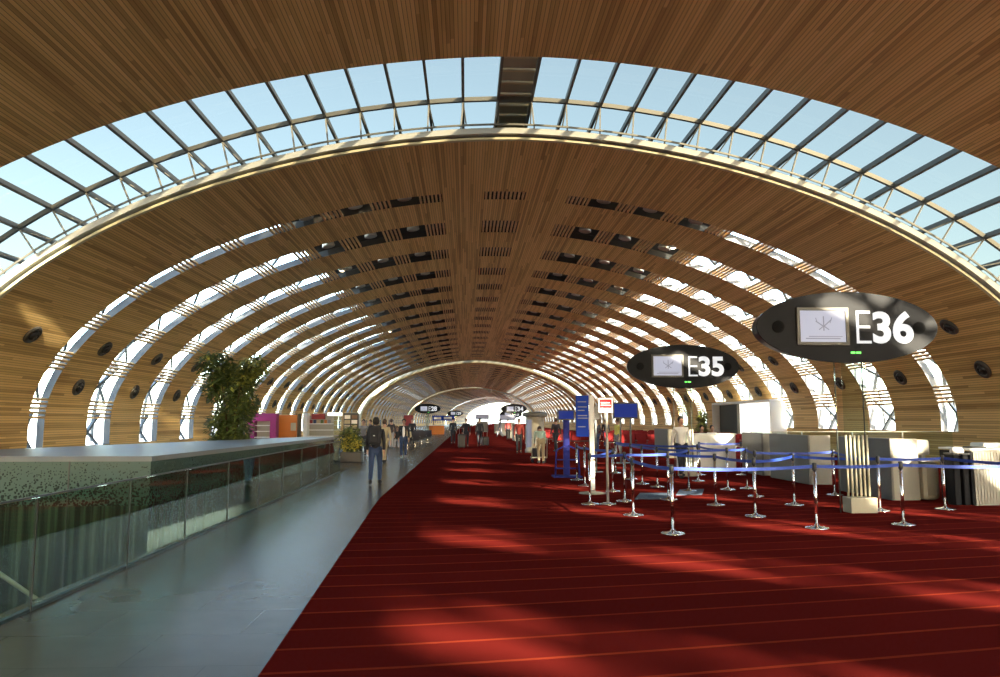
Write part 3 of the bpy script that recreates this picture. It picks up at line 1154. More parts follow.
# ------------------------------------------------------------------ other signs and posts on the right
t = thing('banner_post', 'tall white post carrying a vertical blue banner sign', 'sign', (2.93, 17.8, 0.012))
b = MB(); b.lathe([(.31, 0), (.31, .02), (.09, .05), (.06, .08)], M['pale_desk'], 24); b.build('base', t)
b = MB(); b.box(-.055, .055, -.04, .04, .05, 2.26, M['white'], bev=.012); b.build('post', t)
b = MB(); b.box(-.37, -.07, -.03, .03, 1.30, 2.26, M['blue_panel'], bev=.01); pn = b.build('banner', t)
for k, (w, zz) in enumerate(((.20, 2.10), (.22, 1.98), (.16, 1.90), (.22, 1.78), (.23, 1.72), (.18, 1.52))):
    b = MB(); b.box(-.33, -.33 + w, -.034, -.03, zz, zz + .022, M['screen_ink']); b.build('lettering', pn)

t = thing('red_sign_post', 'slim post with a small red and white sign on top, in the queue', 'sign', (2.86, 15.5, 0.012))
b = MB(); b.lathe([(.17, 0), (.17, .015), (.05, .04)], M['chrome'], 24); b.build('base', t)
b = MB(); b.lathe([(.027, .03), (.027, 1.9)], M['pale_desk'], 12); b.build('post', t)
b = MB(); b.box(-.165, .125, -.02, .02, 1.84, 2.13, M['white'], bev=.006); pn = b.build('sign_plate', t)
b = MB(); b.box(-.145, .105, -.026, -.02, 1.93, 2.11, M['red']); b.build('red_field', pn)
b = MB(); b.box(-.12, .06, -.029, -.026, 2.03, 2.045, M['white']); b.build('lettering', pn)
b = MB(); b.box(-.12, .08, -.029, -.026, 1.98, 1.992, M['white']); b.build('lettering', pn)

t = thing('information_totem', 'violet blue stand with a blue screen on top, left of the banner', 'screen', (3.0, 22.9, 0.012))
b = MB(); b.box(-.42, .42, -.3, .3, 0, .05, M['blue_paint'], bev=.01); b.build('base', t)
b = MB(); b.box(-.09, .09, -.06, .06, .05, 1.75, M['blue_paint'], bev=.01); b.build('column', t)
b = MB(); b.box(-.27, .25, -.07, .07, 1.68, 2.0, M['black'], bev=.012); sc = b.build('monitor', t)
b = MB(); b.box(-.23, .21, -.076, -.07, 1.72, 1.96, M['screen_blue']); b.build('display', sc)
for sx in (-.36, .36):
    b = MB(); b.tube([(sx, -.2, .05), (sx * .9, -.2, .8), (0, -.02, .95)], .025, M['blue_paint']); b.build('side_rail', t)
b = MB(); b.box(-.36, .36, -.22, -.18, .25, .29, M['blue_paint']); b.box(-.36, .36, -.22, -.18, .5, .54, M['blue_paint']); b.build('cross_rail', t)

t = thing('departure_monitor', 'wide blue departure screen on two grey legs behind the queue', 'screen', (6.28, 30.0, 0.012))
for sx in (-.2, .2):
    b = MB(); b.box(sx - .03, sx + .03, -.03, .03, 0, 1.75, M['steel']); b.build('leg', t)
b = MB(); b.box(-.5, .5, -.07, .07, 1.74, 2.38, M['sign_rim'], bev=.015); sc = b.build('monitor', t)
b = MB(); b.box(-.45, .45, -.078, -.07, 1.80, 2.32, M['screen_blue']); b.build('display', sc)
b = MB(); b.box(-.5, .5, -.2, .2, 0, .03, M['steel']); b.build('base', t)

t = thing('narrow_monitor', 'narrow dark screen on a pole, between the banner and the red sign', 'screen', (4.25, 25.0, 0.012))
b = MB(); b.box(-.025, .025, -.025, .025, 0.02, 1.75, M['steel']); b.build('pole', t)
b = MB(); b.box(-.13, .13, -.05, .05, 1.70, 2.17, M['sign_rim'], bev=.012); b.build('monitor', t)
b = MB(); b.box(-.2, .2, -.15, .15, 0, .02, M['steel']); b.build('base', t)


# ------------------------------------------------------------------ gate desks
def desk(x, y0, y1, w, h, lab, rz=0.0, top=True, group='grey gate desks'):
    """front panel faces the hall (-X), the end panel, coloured paler as if sunlit, faces the camera"""
    t = thing('gate_desk', lab, 'desk', (x, y0, 0.012), rz, group)
    L = y1 - y0
    b = MB(); b.box(0, .06, 0.0, L, 0, h, M['grey_desk'], bev=.025); b.build('front_panel', t)
    b = MB(); b.box(.061, w, .02, .07, 0, h - .01, M['pale_desk'], bev=.01); b.build('end_panel', t)  # sunlit side painted paler than the shaded front
    b = MB(); b.box(.061, w, L - .07, L - .02, 0, h - .01, M['pale_desk'], bev=.01); b.build('end_panel', t)
    b = MB(); b.box(.062, w, .075, L - .075, .72, .76, M['white']); b.build('worktop', t)
    b = MB(); b.box(w * .5, w * .9, .4, .7, .76, .80, M['black']); b.box(w * .62, w * .68, .3, .8, .82, 1.12, M['black'], bev=.01); b.build('monitor', t)
    return t


desk(9.05, 23.2, 24.9, .50, 1.29, 'grey gate desk with a pale end panel, farthest of the three in a line')
desk(9.0, 19.9, 22.5, .62, 1.29, 'long grey gate desk with a pale end, middle one of the three in line')
desk(8.98, 15.95, 18.3, .62, 1.30, 'grey gate desk right behind the E36 pylon, nearest of the three in line')

t = thing('low_counter', 'low rounded cream counter with a monitor, beside the nearest grey desk', 'counter', (9.78, 15.95, 0.012))
b = MB(); b.box(-.13, .27, 0, .9, 0, .80, M['cream_metal'], bev=.10); b.build('body', t)
b = MB(); b.box(-.15, .29, -.03, .92, .80, .845, M['white'], bev=.015); b.build('worktop', t)
b = MB(); b.box(-.12, .26, .30, .36, .93, 1.27, M['pale_desk'], bev=.05); b.box(.08, .16, .33, .43, .845, 1.0, M['pale_desk']); b.build('monitor', t)

t = thing('boarding_card_reader', 'dark grey twin pedestal with a silver dome on top, by the right hand counter', 'machine', (9.89, 15.1, 0.012))
b = MB(); b.box(-.16, -.03, -.10, .16, 0, 1.0, M['sign_face'], bev=.02); b.build('pedestal', t)
b = MB(); b.box(.03, .15, -.10, .16, 0, 1.0, M['sign_face'], bev=.02); b.build('pedestal', t)
b = MB(); b.ball((-.0, .02, 1.06), (.13, .12, .09), M['white']); b.box(-.18, .17, -.12, .18, 1.0, 1.03, M['black']); b.build('scanner_head', t)

t = thing('boarding_counter', 'pale ribbed boarding counter at the right edge, its desktop sunlit', 'counter', (10.12, 15.0, 0.012))
b = MB(); b.box(0, 3.2, 0, .08, 0, 1.08, M['pale_desk'])
for k in range(52):
    b.box(.02 + k * .061, .05 + k * .061, -.012, 0, .03, 1.04, M['pale_desk'])
b.build('front_panel', t)
b = MB(); b.box(-.04, .05, .0, 1.0, 0, 1.06, M['sign_face'], bev=.01); b.build('end_panel', t)
b = MB(); b.box(-.06, 3.2, -.03, 1.0, 1.08, 1.12, M['white'], bev=.01); b.build('worktop', t)
b = MB(); b.box(.5, 1.1, .35, .8, 1.12, 1.22, M['white'], bev=.03); b.build('printer', t)
b = MB(); b.box(.15, .45, .2, .5, 1.12, 1.15, M['black']); b.build('keyboard', t)

t = thing('white_counter', 'bright white check counter behind the queue posts, left of the grey desks', 'counter', (7.2, 25.2, 0.012))
b = MB(); b.box(0, 1.75, 0, .06, 0, 1.20, M['white'], bev=.015); b.build('front_panel', t)
b = MB(); b.box(0, .06, .061, .9, 0, 1.18, M['white']); b.build('end_panel', t)
b = MB(); b.box(1.69, 1.75, .061, .9, 0, 1.18, M['white']); b.build('end_panel', t)
b = MB(); b.box(-.03, 1.78, -.04, .92, 1.20, 1.24, M['white'], bev=.01); b.build('worktop', t)

t = thing('glass_screen', 'long low clear glass partition with a thin top rail behind the desks on the right', 'partition', (9.95, 26.4, 0.012))
for k in range(4):
    b = MB(); b.box(k * 1.8 + .01, k * 1.8 + 1.79, -.008, .008, .02, 1.27, M['clear']); b.build('glass_panel', t)
    b = MB(); b.box(k * 1.8 - .02, k * 1.8 + .0, -.03, .03, 0, 1.27, M['fixture']); b.build('post', t)
b = MB(); b.box(-.02, 7.2, -.02, .02, 1.27, 1.295, M['fixture']); b.build('top_rail', t)

# doorway to the boarding bridge on the right flank
t = thing('boarding_gate_portal', 'white panel glowing as daylight and dark doorway to the boarding bridge on the right wall', 'doorway', (16.9, 42.0, 0.0))
b = MB(); b.box(0, .9, -.1, .0, 0, 2.75, M['white']); b.box(0, .9, 9.9, 10.0, 0, 2.75, M['white']); b.box(0, .9, -.1, 10, 2.72, 2.85, M['white']); b.build('surround', t)
b = MB(); b.box(-.02, .05, 0.1, 4.6, 0.05, 2.68, M['white_glow']); b.build('daylight_panel', t)  # glowing panel added in place of daylight through an opening
b = MB(); b.box(.5, .6, 5.2, 9.9, 0, 2.7, M['dark_void']); b.box(-.02, .6, 4.7, 5.1, 0, 2.7, M['cream_metal']); b.build('door_recess', t)


# ------------------------------------------------------------------ plants
def leafy(name, parent, blobs, n, size, ml, seed, mat2=None, frac=0.0):
    rnd = random.Random(seed)
    b = MB()
    for i in range(n):
        cx, cy, cz, rx, ry, rz_ = rnd.choice(blobs)
        u = Vector((rnd.gauss(0, 1), rnd.gauss(0, 1), rnd.gauss(0, 1))).normalized() * (rnd.random() ** 0.45)
        p = Vector((cx + u.x * rx, cy + u.y * ry, cz + u.z * rz_))
        d = (Vector((u.x, u.y, rnd.uniform(-.9, .3))) + Vector((rnd.uniform(-.6, .6), rnd.uniform(-.6, .6), 0))).normalized()
        s = size * rnd.uniform(.6, 1.3)
        sd = d.cross(Vector((rnd.uniform(-.3, .3), rnd.uniform(-.3, .3), 1))).normalized() * s * .26
        up = d.cross(sd).normalized() * s * .07
        a, m_, e = p, p + d * s * .5, p + d * s
        m = ml if rnd.random() > frac else mat2
        b.face([a, m_ + sd, e, m_ + up], m)
        b.face([a, m_ + up, e, m_ - sd], m)
    return b.build(name, parent)


t = thing('potted_tree', 'tall bushy dark green indoor tree behind the grey enclosure on the left', 'tree', (-8.65, 28.6, 0))
b = MB(); b.lathe([(.42, 0), (.5, .5), (.52, .8), (.46, .8), (.44, .72)], M['pot'], 24); b.build('planter', t)
b = MB()
rnd = random.Random(3)
for k in range(7):
    a = k * 0.9
    b.tube([(.1 * math.cos(a), .1 * math.sin(a), .7), (.35 * math.cos(a), .3 * math.sin(a), 1.9), (.75 * math.cos(a), .6 * math.sin(a), 3.2 + rnd.uniform(-.3, .4))], [.04, .03, .012], M['bark'], 7)
b.build('stems', t)
blobs = [(-.62, 0, 3.75, .62, .6, .55), (-.45, 0, 2.95, .60, .6, .6), (0.15, 0, 2.85, .75, .7, .65), (.1, 0, 2.1, .70, .65, .6), (.5, .1, 2.2, .5, .5, .6),
         (-.3, 0, 1.55, .55, .5, .5), (.25, 0, 1.4, .6, .5, .5), (.0, 0, .95, .85, .5, .28), (-.2, .2, 3.4, .5, .5, .5)]
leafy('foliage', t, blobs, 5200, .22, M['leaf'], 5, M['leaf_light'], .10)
leafy('olive_spray', t, [(.75, 0, 3.65, .55, .5, .42), (.55, 0, 3.25, .45, .5, .4)], 1100, .22, M['leaf_light'], 6, M['leaf'], .25)  # spray of olive leaves at the upper right

t = thing('flower_planter', 'planter with yellow flowers at the end of the glass balustrade', 'planter', (-4.75, 31.6, 0))
b = MB(); b.box(-.55, .55, -.35, .35, 0, .42, M['pot'], bev=.03); b.build('planter_box', t)
leafy('foliage', t, [(-.2, 0, .75, .4, .3, .35), (.2, 0, .75, .4, .3, .35), (0, 0, 1.15, .35, .3, .35)], 800, .2, M['leaf'], 9, M['leaf_light'], .3)
leafy('blossoms', t, [(-.15, -.15, .75, .3, .2, .42), (.25, -.15, .8, .25, .2, .35)], 420, .13, M['flower'], 11)

t = thing('green_shrub', 'upright bright green plant in the dark doorway on the right wall', 'plant', (16.0, 51.4, 0))
b = MB(); b.lathe([(.25, 0), (.32, .5), (.28, .5)], M['pot'], 18); b.build('pot', t)
leafy('foliage', t, [(0, 0, 1.0, .35, .35, .6), (0, 0, 1.8, .25, .25, .6)], 500, .3, M['leaf_light'], 12)


# ------------------------------------------------------------------ shop stands on the far left
def put_box(t, name, x0, x1, y0, y1, z0_, z1_, m, bev=0.0):
    b = MB(); b.box(x0, x1, y0, y1, z0_, z1_, m, bev)
    return b.build(name, t)


t = thing('magenta_stand', 'magenta framed display stand with white shelves, far left behind the tree', 'display stand', (-13.9, 53, 0))
put_box(t, 'side_panel', -.95, -.5, 0, .8, 0, 2.15, M['magenta']); put_box(t, 'side_panel', .55, .95, 0, .8, 0, 2.15, M['magenta'])
put_box(t, 'header', -.5, .55, 0, .8, 1.62, 2.15, M['magenta']); put_box(t, 'back_panel', -.5, .55, .7, .8, 0, 1.62, M['pale_desk'])
for z_ in (.5, .9, 1.3):
    put_box(t, 'shelf', -.5, .55, .1, .7, z_, z_ + .05, M['white'])
t = thing('orange_stand', 'orange cabinet stand with a pale opening, right of the magenta one', 'display stand', (-12.6, 55, 0))
put_box(t, 'body', -.75, .62, 0, .8, 0, 2.05, M['orange'], .02); put_box(t, 'pale_recess', .20, .58, -.02, .0, .95, 1.5, M['cream_metal'])
put_box(t, 'side_post', .66, .78, 0, .7, 0, 2.15, M['bark'])
t = thing('white_display_case', 'white framed shop display with a crimson logo bar, right of the orange stand', 'display stand', (-11.0, 56, 0))
put_box(t, 'side_panel', -.75, -.45, 0, .9, 0, 2.2, M['white']); put_box(t, 'back_panel', -.45, 1.3, .8, .9, 0, 2.0, M['pale_desk'])
put_box(t, 'header', -.2, .75, .1, .5, 1.75, 2.15, M['red_cloth'], .04)
for k, z_ in enumerate((.5, .95, 1.4)):
    put_box(t, 'shelf', -.45, 1.3, .15, .8, z_, z_ + .05, M['white'])
rnd = random.Random(4)
for k in range(6):
    lab = 'small package standing on the white shop display, %s from the left' % ORD[k]
    b = MB(); b.box(-.09, .09, -.08, .08, 0, .26, [M['red_cloth'], M['jeans'], M['cream_cloth'], M['leaf'], M['orange'], M['grey_cloth']][k], .01)
    o = b.build('package', None, (-11.25 + k * .26, 56.4, 1.451))
    tag(o, lab, 'package', 'packages on the shop display')
for k, (x_, y_) in enumerate(((-9.7, 57.0), (-8.6, 57.6))):
    t = thing('glass_cabinet', 'tall glass shop cabinet with lit top, %s of two beyond the enclosure' % ('left', 'right')[k], 'cabinet', (x_, y_, 0), 0, 'glass shop cabinets')
    put_box(t, 'plinth', -.5, .5, 0, .6, 0, .6, M['pale_desk']); put_box(t, 'glass_case', -.48, .48, .02, .58, .6, 2.0, M['clear'])
    put_box(t, 'top', -.5, .5, 0, .6, 2.0, 2.25, M['white_glow'] if k == 0 else M['cream_cloth'])
    for z_ in (.95, 1.3, 1.65):
        put_box(t, 'shelf', -.46, .46, .05, .55, z_, z_ + .03, M['white'])
t = thing('newspaper_stand', 'dark rack of papers and leaflets beside the flower planter', 'rack', (-4.95, 33.5, 0))
put_box(t, 'body', -.35, .3, 0, .3, 0, 2.0, M['black'], .01)
for k in range(6):
    for j in range(2):
        put_box(t, 'leaflet', -.3 + j * .3, -.06 + j * .3, -.03, .0, .7 + k * .21, .86 + k * .21, [M['cream_cloth'], M['white'], M['brown_cloth'], M['cream_metal']][(k + j) % 4])


# ------------------------------------------------------------------ seating
def bench(mseat, n=4):
    t = thing('bench_seat', 'x', 'bench')
    put_box(t, 'beam', 0, n * .6, .22, .28, .30, .36, M['steel'])
    for k in range(n):
        b = MB(); b.box(k * .6 + .03, k * .6 + .57, .02, .52, .38, .46, mseat, .025); b.build('seat', t)
        b = MB()
        b.bar((k * .6 + .3, .50, .44), (k * .6 + .3, .62, .92), .54, .06, mseat, up=(0, 1, 0)); b.build('backrest', t)
    for x in (.3, n * .6 - .3):
        b = MB(); b.box(x - .03, x + .03, .0, .5, 0, .03, M['chrome']); b.box(x - .025, x + .025, .22, .28, .03, .30, M['chrome']); b.build('leg', t)
    for k in range(n + 1):
        b = MB(); b.box(k * .6 - .02, k * .6 + .02, .05, .5, .60, .64, M['black']); b.box(k * .6 - .015, k * .6 + .015, .4, .44, .36, .60, M['black']); b.build('armrest', t)
    return t


bp = bench(M['red_seat'])
first = True
for r_, y_ in enumerate((40, 43, 46, 50, 54, 59)):
    for c_, x_ in enumerate((8.4, 11.2, 14.0) if y_ < 48 else (5.6, 8.4, 11.2, 14.0)):
        o = bp if first else dup(bp)
        first = False
        o.location = (x_, y_, .012); o.rotation_euler = (0, 0, PI if r_ % 2 else 0)
        if r_ % 2: o.location.x += 2.4
        o['label'] = 'dark red waiting bench, %s row behind the queue, %s from left' % (ORD[r_], ORD[c_])
        o['group'] = 'red waiting benches'
bl = bench(M['dark_cloth'])
first = True
for k, (x_, y_) in enumerate(((-5.6, 46), (-5.4, 50), (-5.2, 54), (-5.0, 58.5))):
    o = bl if first else dup(bl)
    first = False
    o.location = (x_, y_, 0); o.rotation_euler = (0, 0, 0)
    o['label'] = 'black waiting bench beside the carpet on the left, %s from the camera' % ORD[k]
    o['group'] = 'black waiting benches'

# ------------------------------------------------------------------ round advertising column and farther desks
t = thing('advertising_column', 'round pale advertising column with a wide cap, right of the carpet aisle', 'column', (3.6, 40, 0.012))
b = MB(); b.lathe([(.52, 0), (.52, .18), (.48, .2), (.48, 1.82), (.5, 1.84)], M['pale_desk'], 28); b.build('drum', t)
b = MB(); b.lathe([(.5, 1.84), (.64, 1.88), (.66, 2.0), (.60, 2.08), (.3, 2.12)], M['grey_desk'], 28); b.build('cap', t)
b = MB()
for k in range(5):
    a0, a1 = R(200 + k * 9), R(209 + k * 9)
    b.face([(.487 * math.cos(a0), .487 * math.sin(a0), .3), (.487 * math.cos(a1), .487 * math.sin(a1), .3), (.487 * math.cos(a1), .487 * math.sin(a1), 1.7), (.487 * math.cos(a0), .487 * math.sin(a0), 1.7)], M['screen_ink'])
b.build('poster', t)
for k, (x_, y_) in enumerate(((3.9, 62), (3.9, 72), (3.8, 84), (3.7, 98), (9.0, 34), (4.2, 52))):
    desk(x_, y_, y_ + 2.4, .6, 1.28, 'small distant gate desk in the right hand row, %s' % (
        'second beyond the advertising column', 'third beyond the advertising column', 'fourth beyond the advertising column', 'fifth beyond the advertising column', 'the one behind the departure monitor', 'first beyond the advertising column')[k], group='distant gate desks')
for k, (x_, y_, h_, lab) in enumerate(((2.3, 108, 2.5, 'grey kiosk on the carpet near the far end, left of the distant desks'), (5.0, 92, 2.3, 'pale kiosk in the right hand row near the distant E34 sign'))):
    t = thing('kiosk', lab, 'kiosk', (x_, y_, .012))
    put_box(t, 'body', -.8, .8, 0, 1, 0, h_ * .6, M['grey_desk'], .03); put_box(t, 'header', -.95, .95, -.1, 1.1, h_ * .72, h_, M['screen_ink'], .03)
    put_box(t, 'post', -.8, -.7, .4, .5, h_ * .6, h_ * .72, M['steel']); put_box(t, 'post', .7, .8, .4, .5, h_ * .6, h_ * .72, M['steel'])
t = thing('red_banner', 'coral red hanging banner on a pole, under the distant left oval sign', 'sign', (-6.6, 88, 0))
put_box(t, 'pole', -.55, -.48, 0, .06, 0, 2.2, M['steel']); put_box(t, 'panel', -.48, .55, 0, .05, .9, 2.25, M['red_cloth'])
t = thing('direction_sign', 'long blue and white direction sign across the left of the aisle, far away', 'sign', (-3.2, 108, 0))
put_box(t, 'panel', -1.5, 1.6, 0, .15, 1.62, 2.3, M['blue_panel']); put_box(t, 'lettering', -1.3, -.3, -.02, 0, 1.8, 2.12, M['white']); put_box(t, 'lettering', .1, 1.2, -.02, 0, 1.8, 2.12, M['white'])
put_box(t, 'post', -1.4, -1.3, .03, .12, 0, 1.62, M['steel']); put_box(t, 'post', 1.4, 1.5, .03, .12, 0, 1.62, M['steel'])
t = thing('orange_counter', 'small orange counter beside the left aisle, below the direction sign', 'counter', (-3.5, 92, 0))
put_box(t, 'body', -.9, .9, 0, .7, 0, 1.05, M['orange'], .03); put_box(t, 'worktop', -1, 1, -.08, .78, 1.05, 1.1, M['white'])


# ------------------------------------------------------------------ people
def skin(name, nodes, edges, mats_, parent, sub=2, root=0):
    """nodes: [(x, y, z, r)], edges: [(a, b)] -> one skinned surface"""
    b = bmesh.new()
    ly = b.verts.layers.skin.verify()
    vs = []
    for i, (x, y, z, r) in enumerate(nodes):
        v = b.verts.new((x, y, z))
        v[ly].radius = (r, r)
        v[ly].use_root = (i == root)
        vs.append(v)
    for a, c in edges:
        b.edges.new((vs[a], vs[c]))
    me = bpy.data.meshes.new(name)
    b.to_mesh(me)
    b.free()
    o = bpy.data.objects.new(name, me)
    C.objects.link(o)
    sk = o.modifiers.new('s', 'SKIN')
    sk.use_smooth_shade = True
    sb = o.modifiers.new('u', 'SUBSURF')
    sb.levels = sb.render_levels = sub
    dg = bpy.context.evaluated_depsgraph_get()
    m2 = bpy.data.meshes.new_from_object(o.evaluated_get(dg))
    bpy.data.objects.remove(o)
    bpy.data.meshes.remove(me)
    m2.materials.clear()
    m2.materials.append(mats_)
    for p in m2.polygons:
        p.use_smooth = True
    o = bpy.data.objects.new(name, m2)
    C.objects.link(o)
    o.parent = parent
    return o


def person(lab, x, y, face=0.0, h=1.75, top='black_cloth', legs='jeans', hair='hair', sk='skin', pose='walk', shoe='shoe', floor=0.0, group=None, longhair=False, detail=1, open_shirt=None):
    """a standing figure faces +Y locally; face turns it about z"""
    t = thing('person', lab, 'person', (x, y, floor), face, group)
    k = h / 1.75
    # joints
    sit = pose == 'sit'
    bend = pose == 'bend'
    hz = 0.92
    if sit: hz = 0.50
    hipc = Vector((0, 0, hz))
    lean = 0.0
    if bend: lean = R(48)
    def tor(u, v, w):            # torso-local: u side, v forward, w up from the hips
        return Vector((u, v * math.cos(lean) + w * math.sin(lean), hz + w * math.cos(lean) - v * math.sin(lean)))
    chest, neck, headc = tor(0, 0, .34), tor(0, -.01, .56), tor(0, .02, .705)
    if bend: headc = tor(0, .06, .70)
    st_ = 0.0 if sit else (.20 if pose == 'walk' else .03)
    J = {}
    for s, sg in (('l', -1), ('r', 1)):
        hip = Vector((sg * .09, 0, hz))
        ph = sg * st_
        if sit:
            knee = Vector((sg * .11, .44, .50)); ank = Vector((sg * .11, .46, .09)); toe = Vector((sg * .12, .60, .04))
        else:
            knee = Vector((sg * .095, ph * .75 + (.03 if ph < 0 else .06), .49)); ank = Vector((sg * .09, ph * 1.15 - (.06 if ph < 0 else 0), .09 + (.03 if ph < 0 else 0)))
            toe = ank + Vector((sg * .015, .14, -.05 - (.02 if ph < 0 else 0)))
        sh = tor(sg * .175, 0, .485)
        if sit or pose == 'push':
            el = sh + Vector((sg * .05, .12, -.26)); wr = el + Vector((-sg * .06, .24, -.02))
        elif bend:
            el = sh + Vector((sg * .04, .05, -.27)); wr = el + Vector((0, .12, -.22))
        else:
            aw = -ph * .6
            el = sh + Vector((sg * .05, aw * .5 - .02, -.28)); wr = el + Vector((sg * .01, aw * .6 + .05, -.25))
        J[s] = (hip, knee, ank, toe, sh, el, wr)

    def N(v, r): return (v.x, v.y, v.z, r)
    # body (continuous): pelvis, torso, neck, head, limbs with hands
    nodes = [N(hipc, .10), N(tor(0, 0, .15), .095), N(chest, .11), N(tor(0, 0, .47), .09), N(neck, .048), N(tor(0, .0, .62) if not bend else tor(0, .02, .62), .055), N(headc, .088), N(headc + (tor(0, 0, 1) - tor(0, 0, 0)) * .085, .062)]
    edges = [(0, 1), (1, 2), (2, 3), (3, 4), (4, 5), (5, 6), (6, 7)]
    for s in 'lr':
        sg = -1 if s == 'l' else 1
        hip, knee, ank, toe, sh, el, wr = J[s]
        i = len(nodes)
        nodes += [N(hip, .085), N((hip + knee) / 2, .072), N(knee, .052), N((knee * .6 + ank * .4), .052), N(ank, .034), N(toe, .03)]
        edges += [(0, i), (i, i + 1), (i + 1, i + 2), (i + 2, i + 3), (i + 3, i + 4), (i + 4, i + 5)]
        j = len(nodes)
        d = (wr - el).normalized()
        palm = wr + d * .07
        nodes += [N(sh, .05), N((sh + el) / 2, .043), N(el, .036), N(wr, .024), N(palm, .030)]
        edges += [(3, j), (j, j + 1), (j + 1, j + 2), (j + 2, j + 3), (j + 3, j + 4)]
        if detail:
            side = Vector((0, 1, 0)) if abs(d.y) < .7 else Vector((1, 0, 0))
            side = (side - d * side.dot(d)).normalized()
            curl = Vector((-sg, 0, 0)) if abs(d.y) < .7 else Vector((0, 0, -1))
            pi = j + 4
            for q, (off, ln) in enumerate(((-.027, .062), (-.009, .074), (.009, .080), (.027, .072))):
                a = palm + d * .03 + side * off
                m_ = a + d * ln * .55 + curl * .008
                e_ = m_ + d * ln * .4 + curl * .022
                f = len(nodes)
                nodes += [N(a, .009), N(m_, .008), N(e_, .0065)]
                edges += [(pi, f), (f, f + 1), (f + 1, f + 2)]
            a = wr + d * .04 + side * .033
            f = len(nodes)
            nodes += [N(a, .010), N(a + side * .018 + d * .035, .008)]
            edges += [(pi, f), (f, f + 1)]
    body = skin('body', nodes, edges, M[sk], t, 1 if detail == 0 else 2)
    # clothes
    nodes = [N(tor(0, 0, -.04), .135), N(tor(0, 0, .15), .128), N(chest, .142), N(tor(0, 0, .47), .115), N(tor(0, 0, .53), .06)]
    edges = [(0, 1), (1, 2), (2, 3), (3, 4)]
    for s in 'lr':
        hip, knee, ank, toe, sh, el, wr = J[s]
        j = len(nodes)
        nodes += [N(sh, .068), N((sh + el) / 2, .058), N(el, .05), N(wr - (wr - el) * .08, .037)]
        edges += [(3, j), (j, j + 1), (j + 1, j + 2), (j + 2, j + 3)]
    jk = skin('jacket', nodes, edges, M[top], t, 2)
    nodes = [N(hipc, .125)]
    edges = []
    for s in 'lr':
        hip, knee, ank, toe, sh, el, wr = J[s]
        j = len(nodes)
        nodes += [N(hip - Vector((0, 0, .03)) if not sit else hip, .105), N((hip + knee) / 2, .088), N(knee, .070), N((knee + ank) / 2, .064), N(ank + Vector((0, 0, .0)), .055)]
        edges += [(0, j), (j, j + 1), (j + 1, j + 2), (j + 2, j + 3), (j + 3, j + 4)]
    skin('trousers', nodes, edges, M[legs], t, 2)
    up = (tor(0, 0, 1) - tor(0, 0, 0)).normalized()
    fwd = (tor(0, 1, 0) - tor(0, 0, 0)).normalized()
    b = MB()
    hc = headc + up * .035 - fwd * .014
    rot = Euler((-lean, 0, 0))
    b.ball(hc, (.092, .108, .118), M[hair], 16, 10, rot)
    if longhair:
        b.ball(hc - up * .12 - fwd * .04, (.10, .07, .15), M[hair], 12, 8, rot)
    b.build('hair', t)
    # face plane in front of the hair: skin coloured face with eyes, nose, mouth and ears
    b = MB()
    fc = headc + up * .0 + fwd * .03
    b.ball(fc, (.074, .085, .105), M[sk], 16, 10, rot)
    b.ball(fc + fwd * .088 - up * .012, (.013, .02, .022), M[sk], 8, 6, rot)
    for sg in (-1, 1):
        b.ball(fc + Vector((sg * .088, 0, 0)) - fwd * .04, (.012, .02, .03), M[sk], 8, 6, rot)
    fo = b.build('face', t)
    b = MB()
    for sg in (-1, 1):
        b.ball(fc + Vector((sg * .03, 0, 0)) + fwd * .077 + up * .02, (.011, .008, .007), M['black'], 8, 6, rot)
    b.build('eyes', fo)
    b = MB(); b.ball(fc + fwd * .078 - up * .05, (.022, .008, .006), M['red_cloth'], 8, 6, rot); b.build('mouth', fo)
    for s in 'lr':
        hip, knee, ank, toe, sh, el, wr = J[s]
        b = MB()
        c = (ank + toe) / 2 + Vector((0, .0, -.02))
        b.ball((c.x, c.y, max(.042, c.z)), (.052, .135, .045), M[shoe], 12, 8)
        b.ball((ank.x, ank.y - .01, max(.055, ank.z - .03)), (.05, .06, .055), M[shoe], 10, 6)
        b.build('shoe', t)
    if open_shirt:
        b = MB(); b.ball(tor(0, .115, .26), (.065, .045, .25), M[open_shirt], 12, 10, rot); b.build('shirt_front', t)
    t.scale = (k, k, k)
    return t, tor, J


def P2(px, py):
    g = ground(px, py)
    return g.x, g.y


def backpack(px, py, z, col, lab, rz=0.0, s=1.0):
    """px, py, z: centre of the back of the wearer"""
    t = thing('backpack', lab, 'backpack', (px, py, z), rz)
    b = MB(); b.box(-.17 * s, .17 * s, -.20 * s, -.02, -.27 * s, .24 * s, M[col], .06 * s); b.build('main_bag', t)
    b = MB(); b.box(-.125 * s, .125 * s, -.26 * s, -.19 * s, -.22 * s, .04 * s, M[col], .03 * s); b.build('front_pocket', t)
    b = MB(); b.tube([(-.05, -.10, .24 * s), (-.03, -.10, .28 * s), (.03, -.10, .28 * s), (.05, -.10, .24 * s)], .008, M['black']); b.build('grab_handle', t)
    b = MB(); b.box(-.025, .025, -.262 * s, -.255 * s, -.04, -.015, M['white']); b.build('badge', t)
    for sg in (-1, 1):
        b = MB(); b.tube([(sg * .11, -.03, .20 * s), (sg * .12, .07, .25 * s), (sg * .115, .17, .16 * s), (sg * .13, .17, -.05), (sg * .13, .03, -.2 * s)], .018, M['black'], 6); b.build('shoulder_strap', t)
    return t


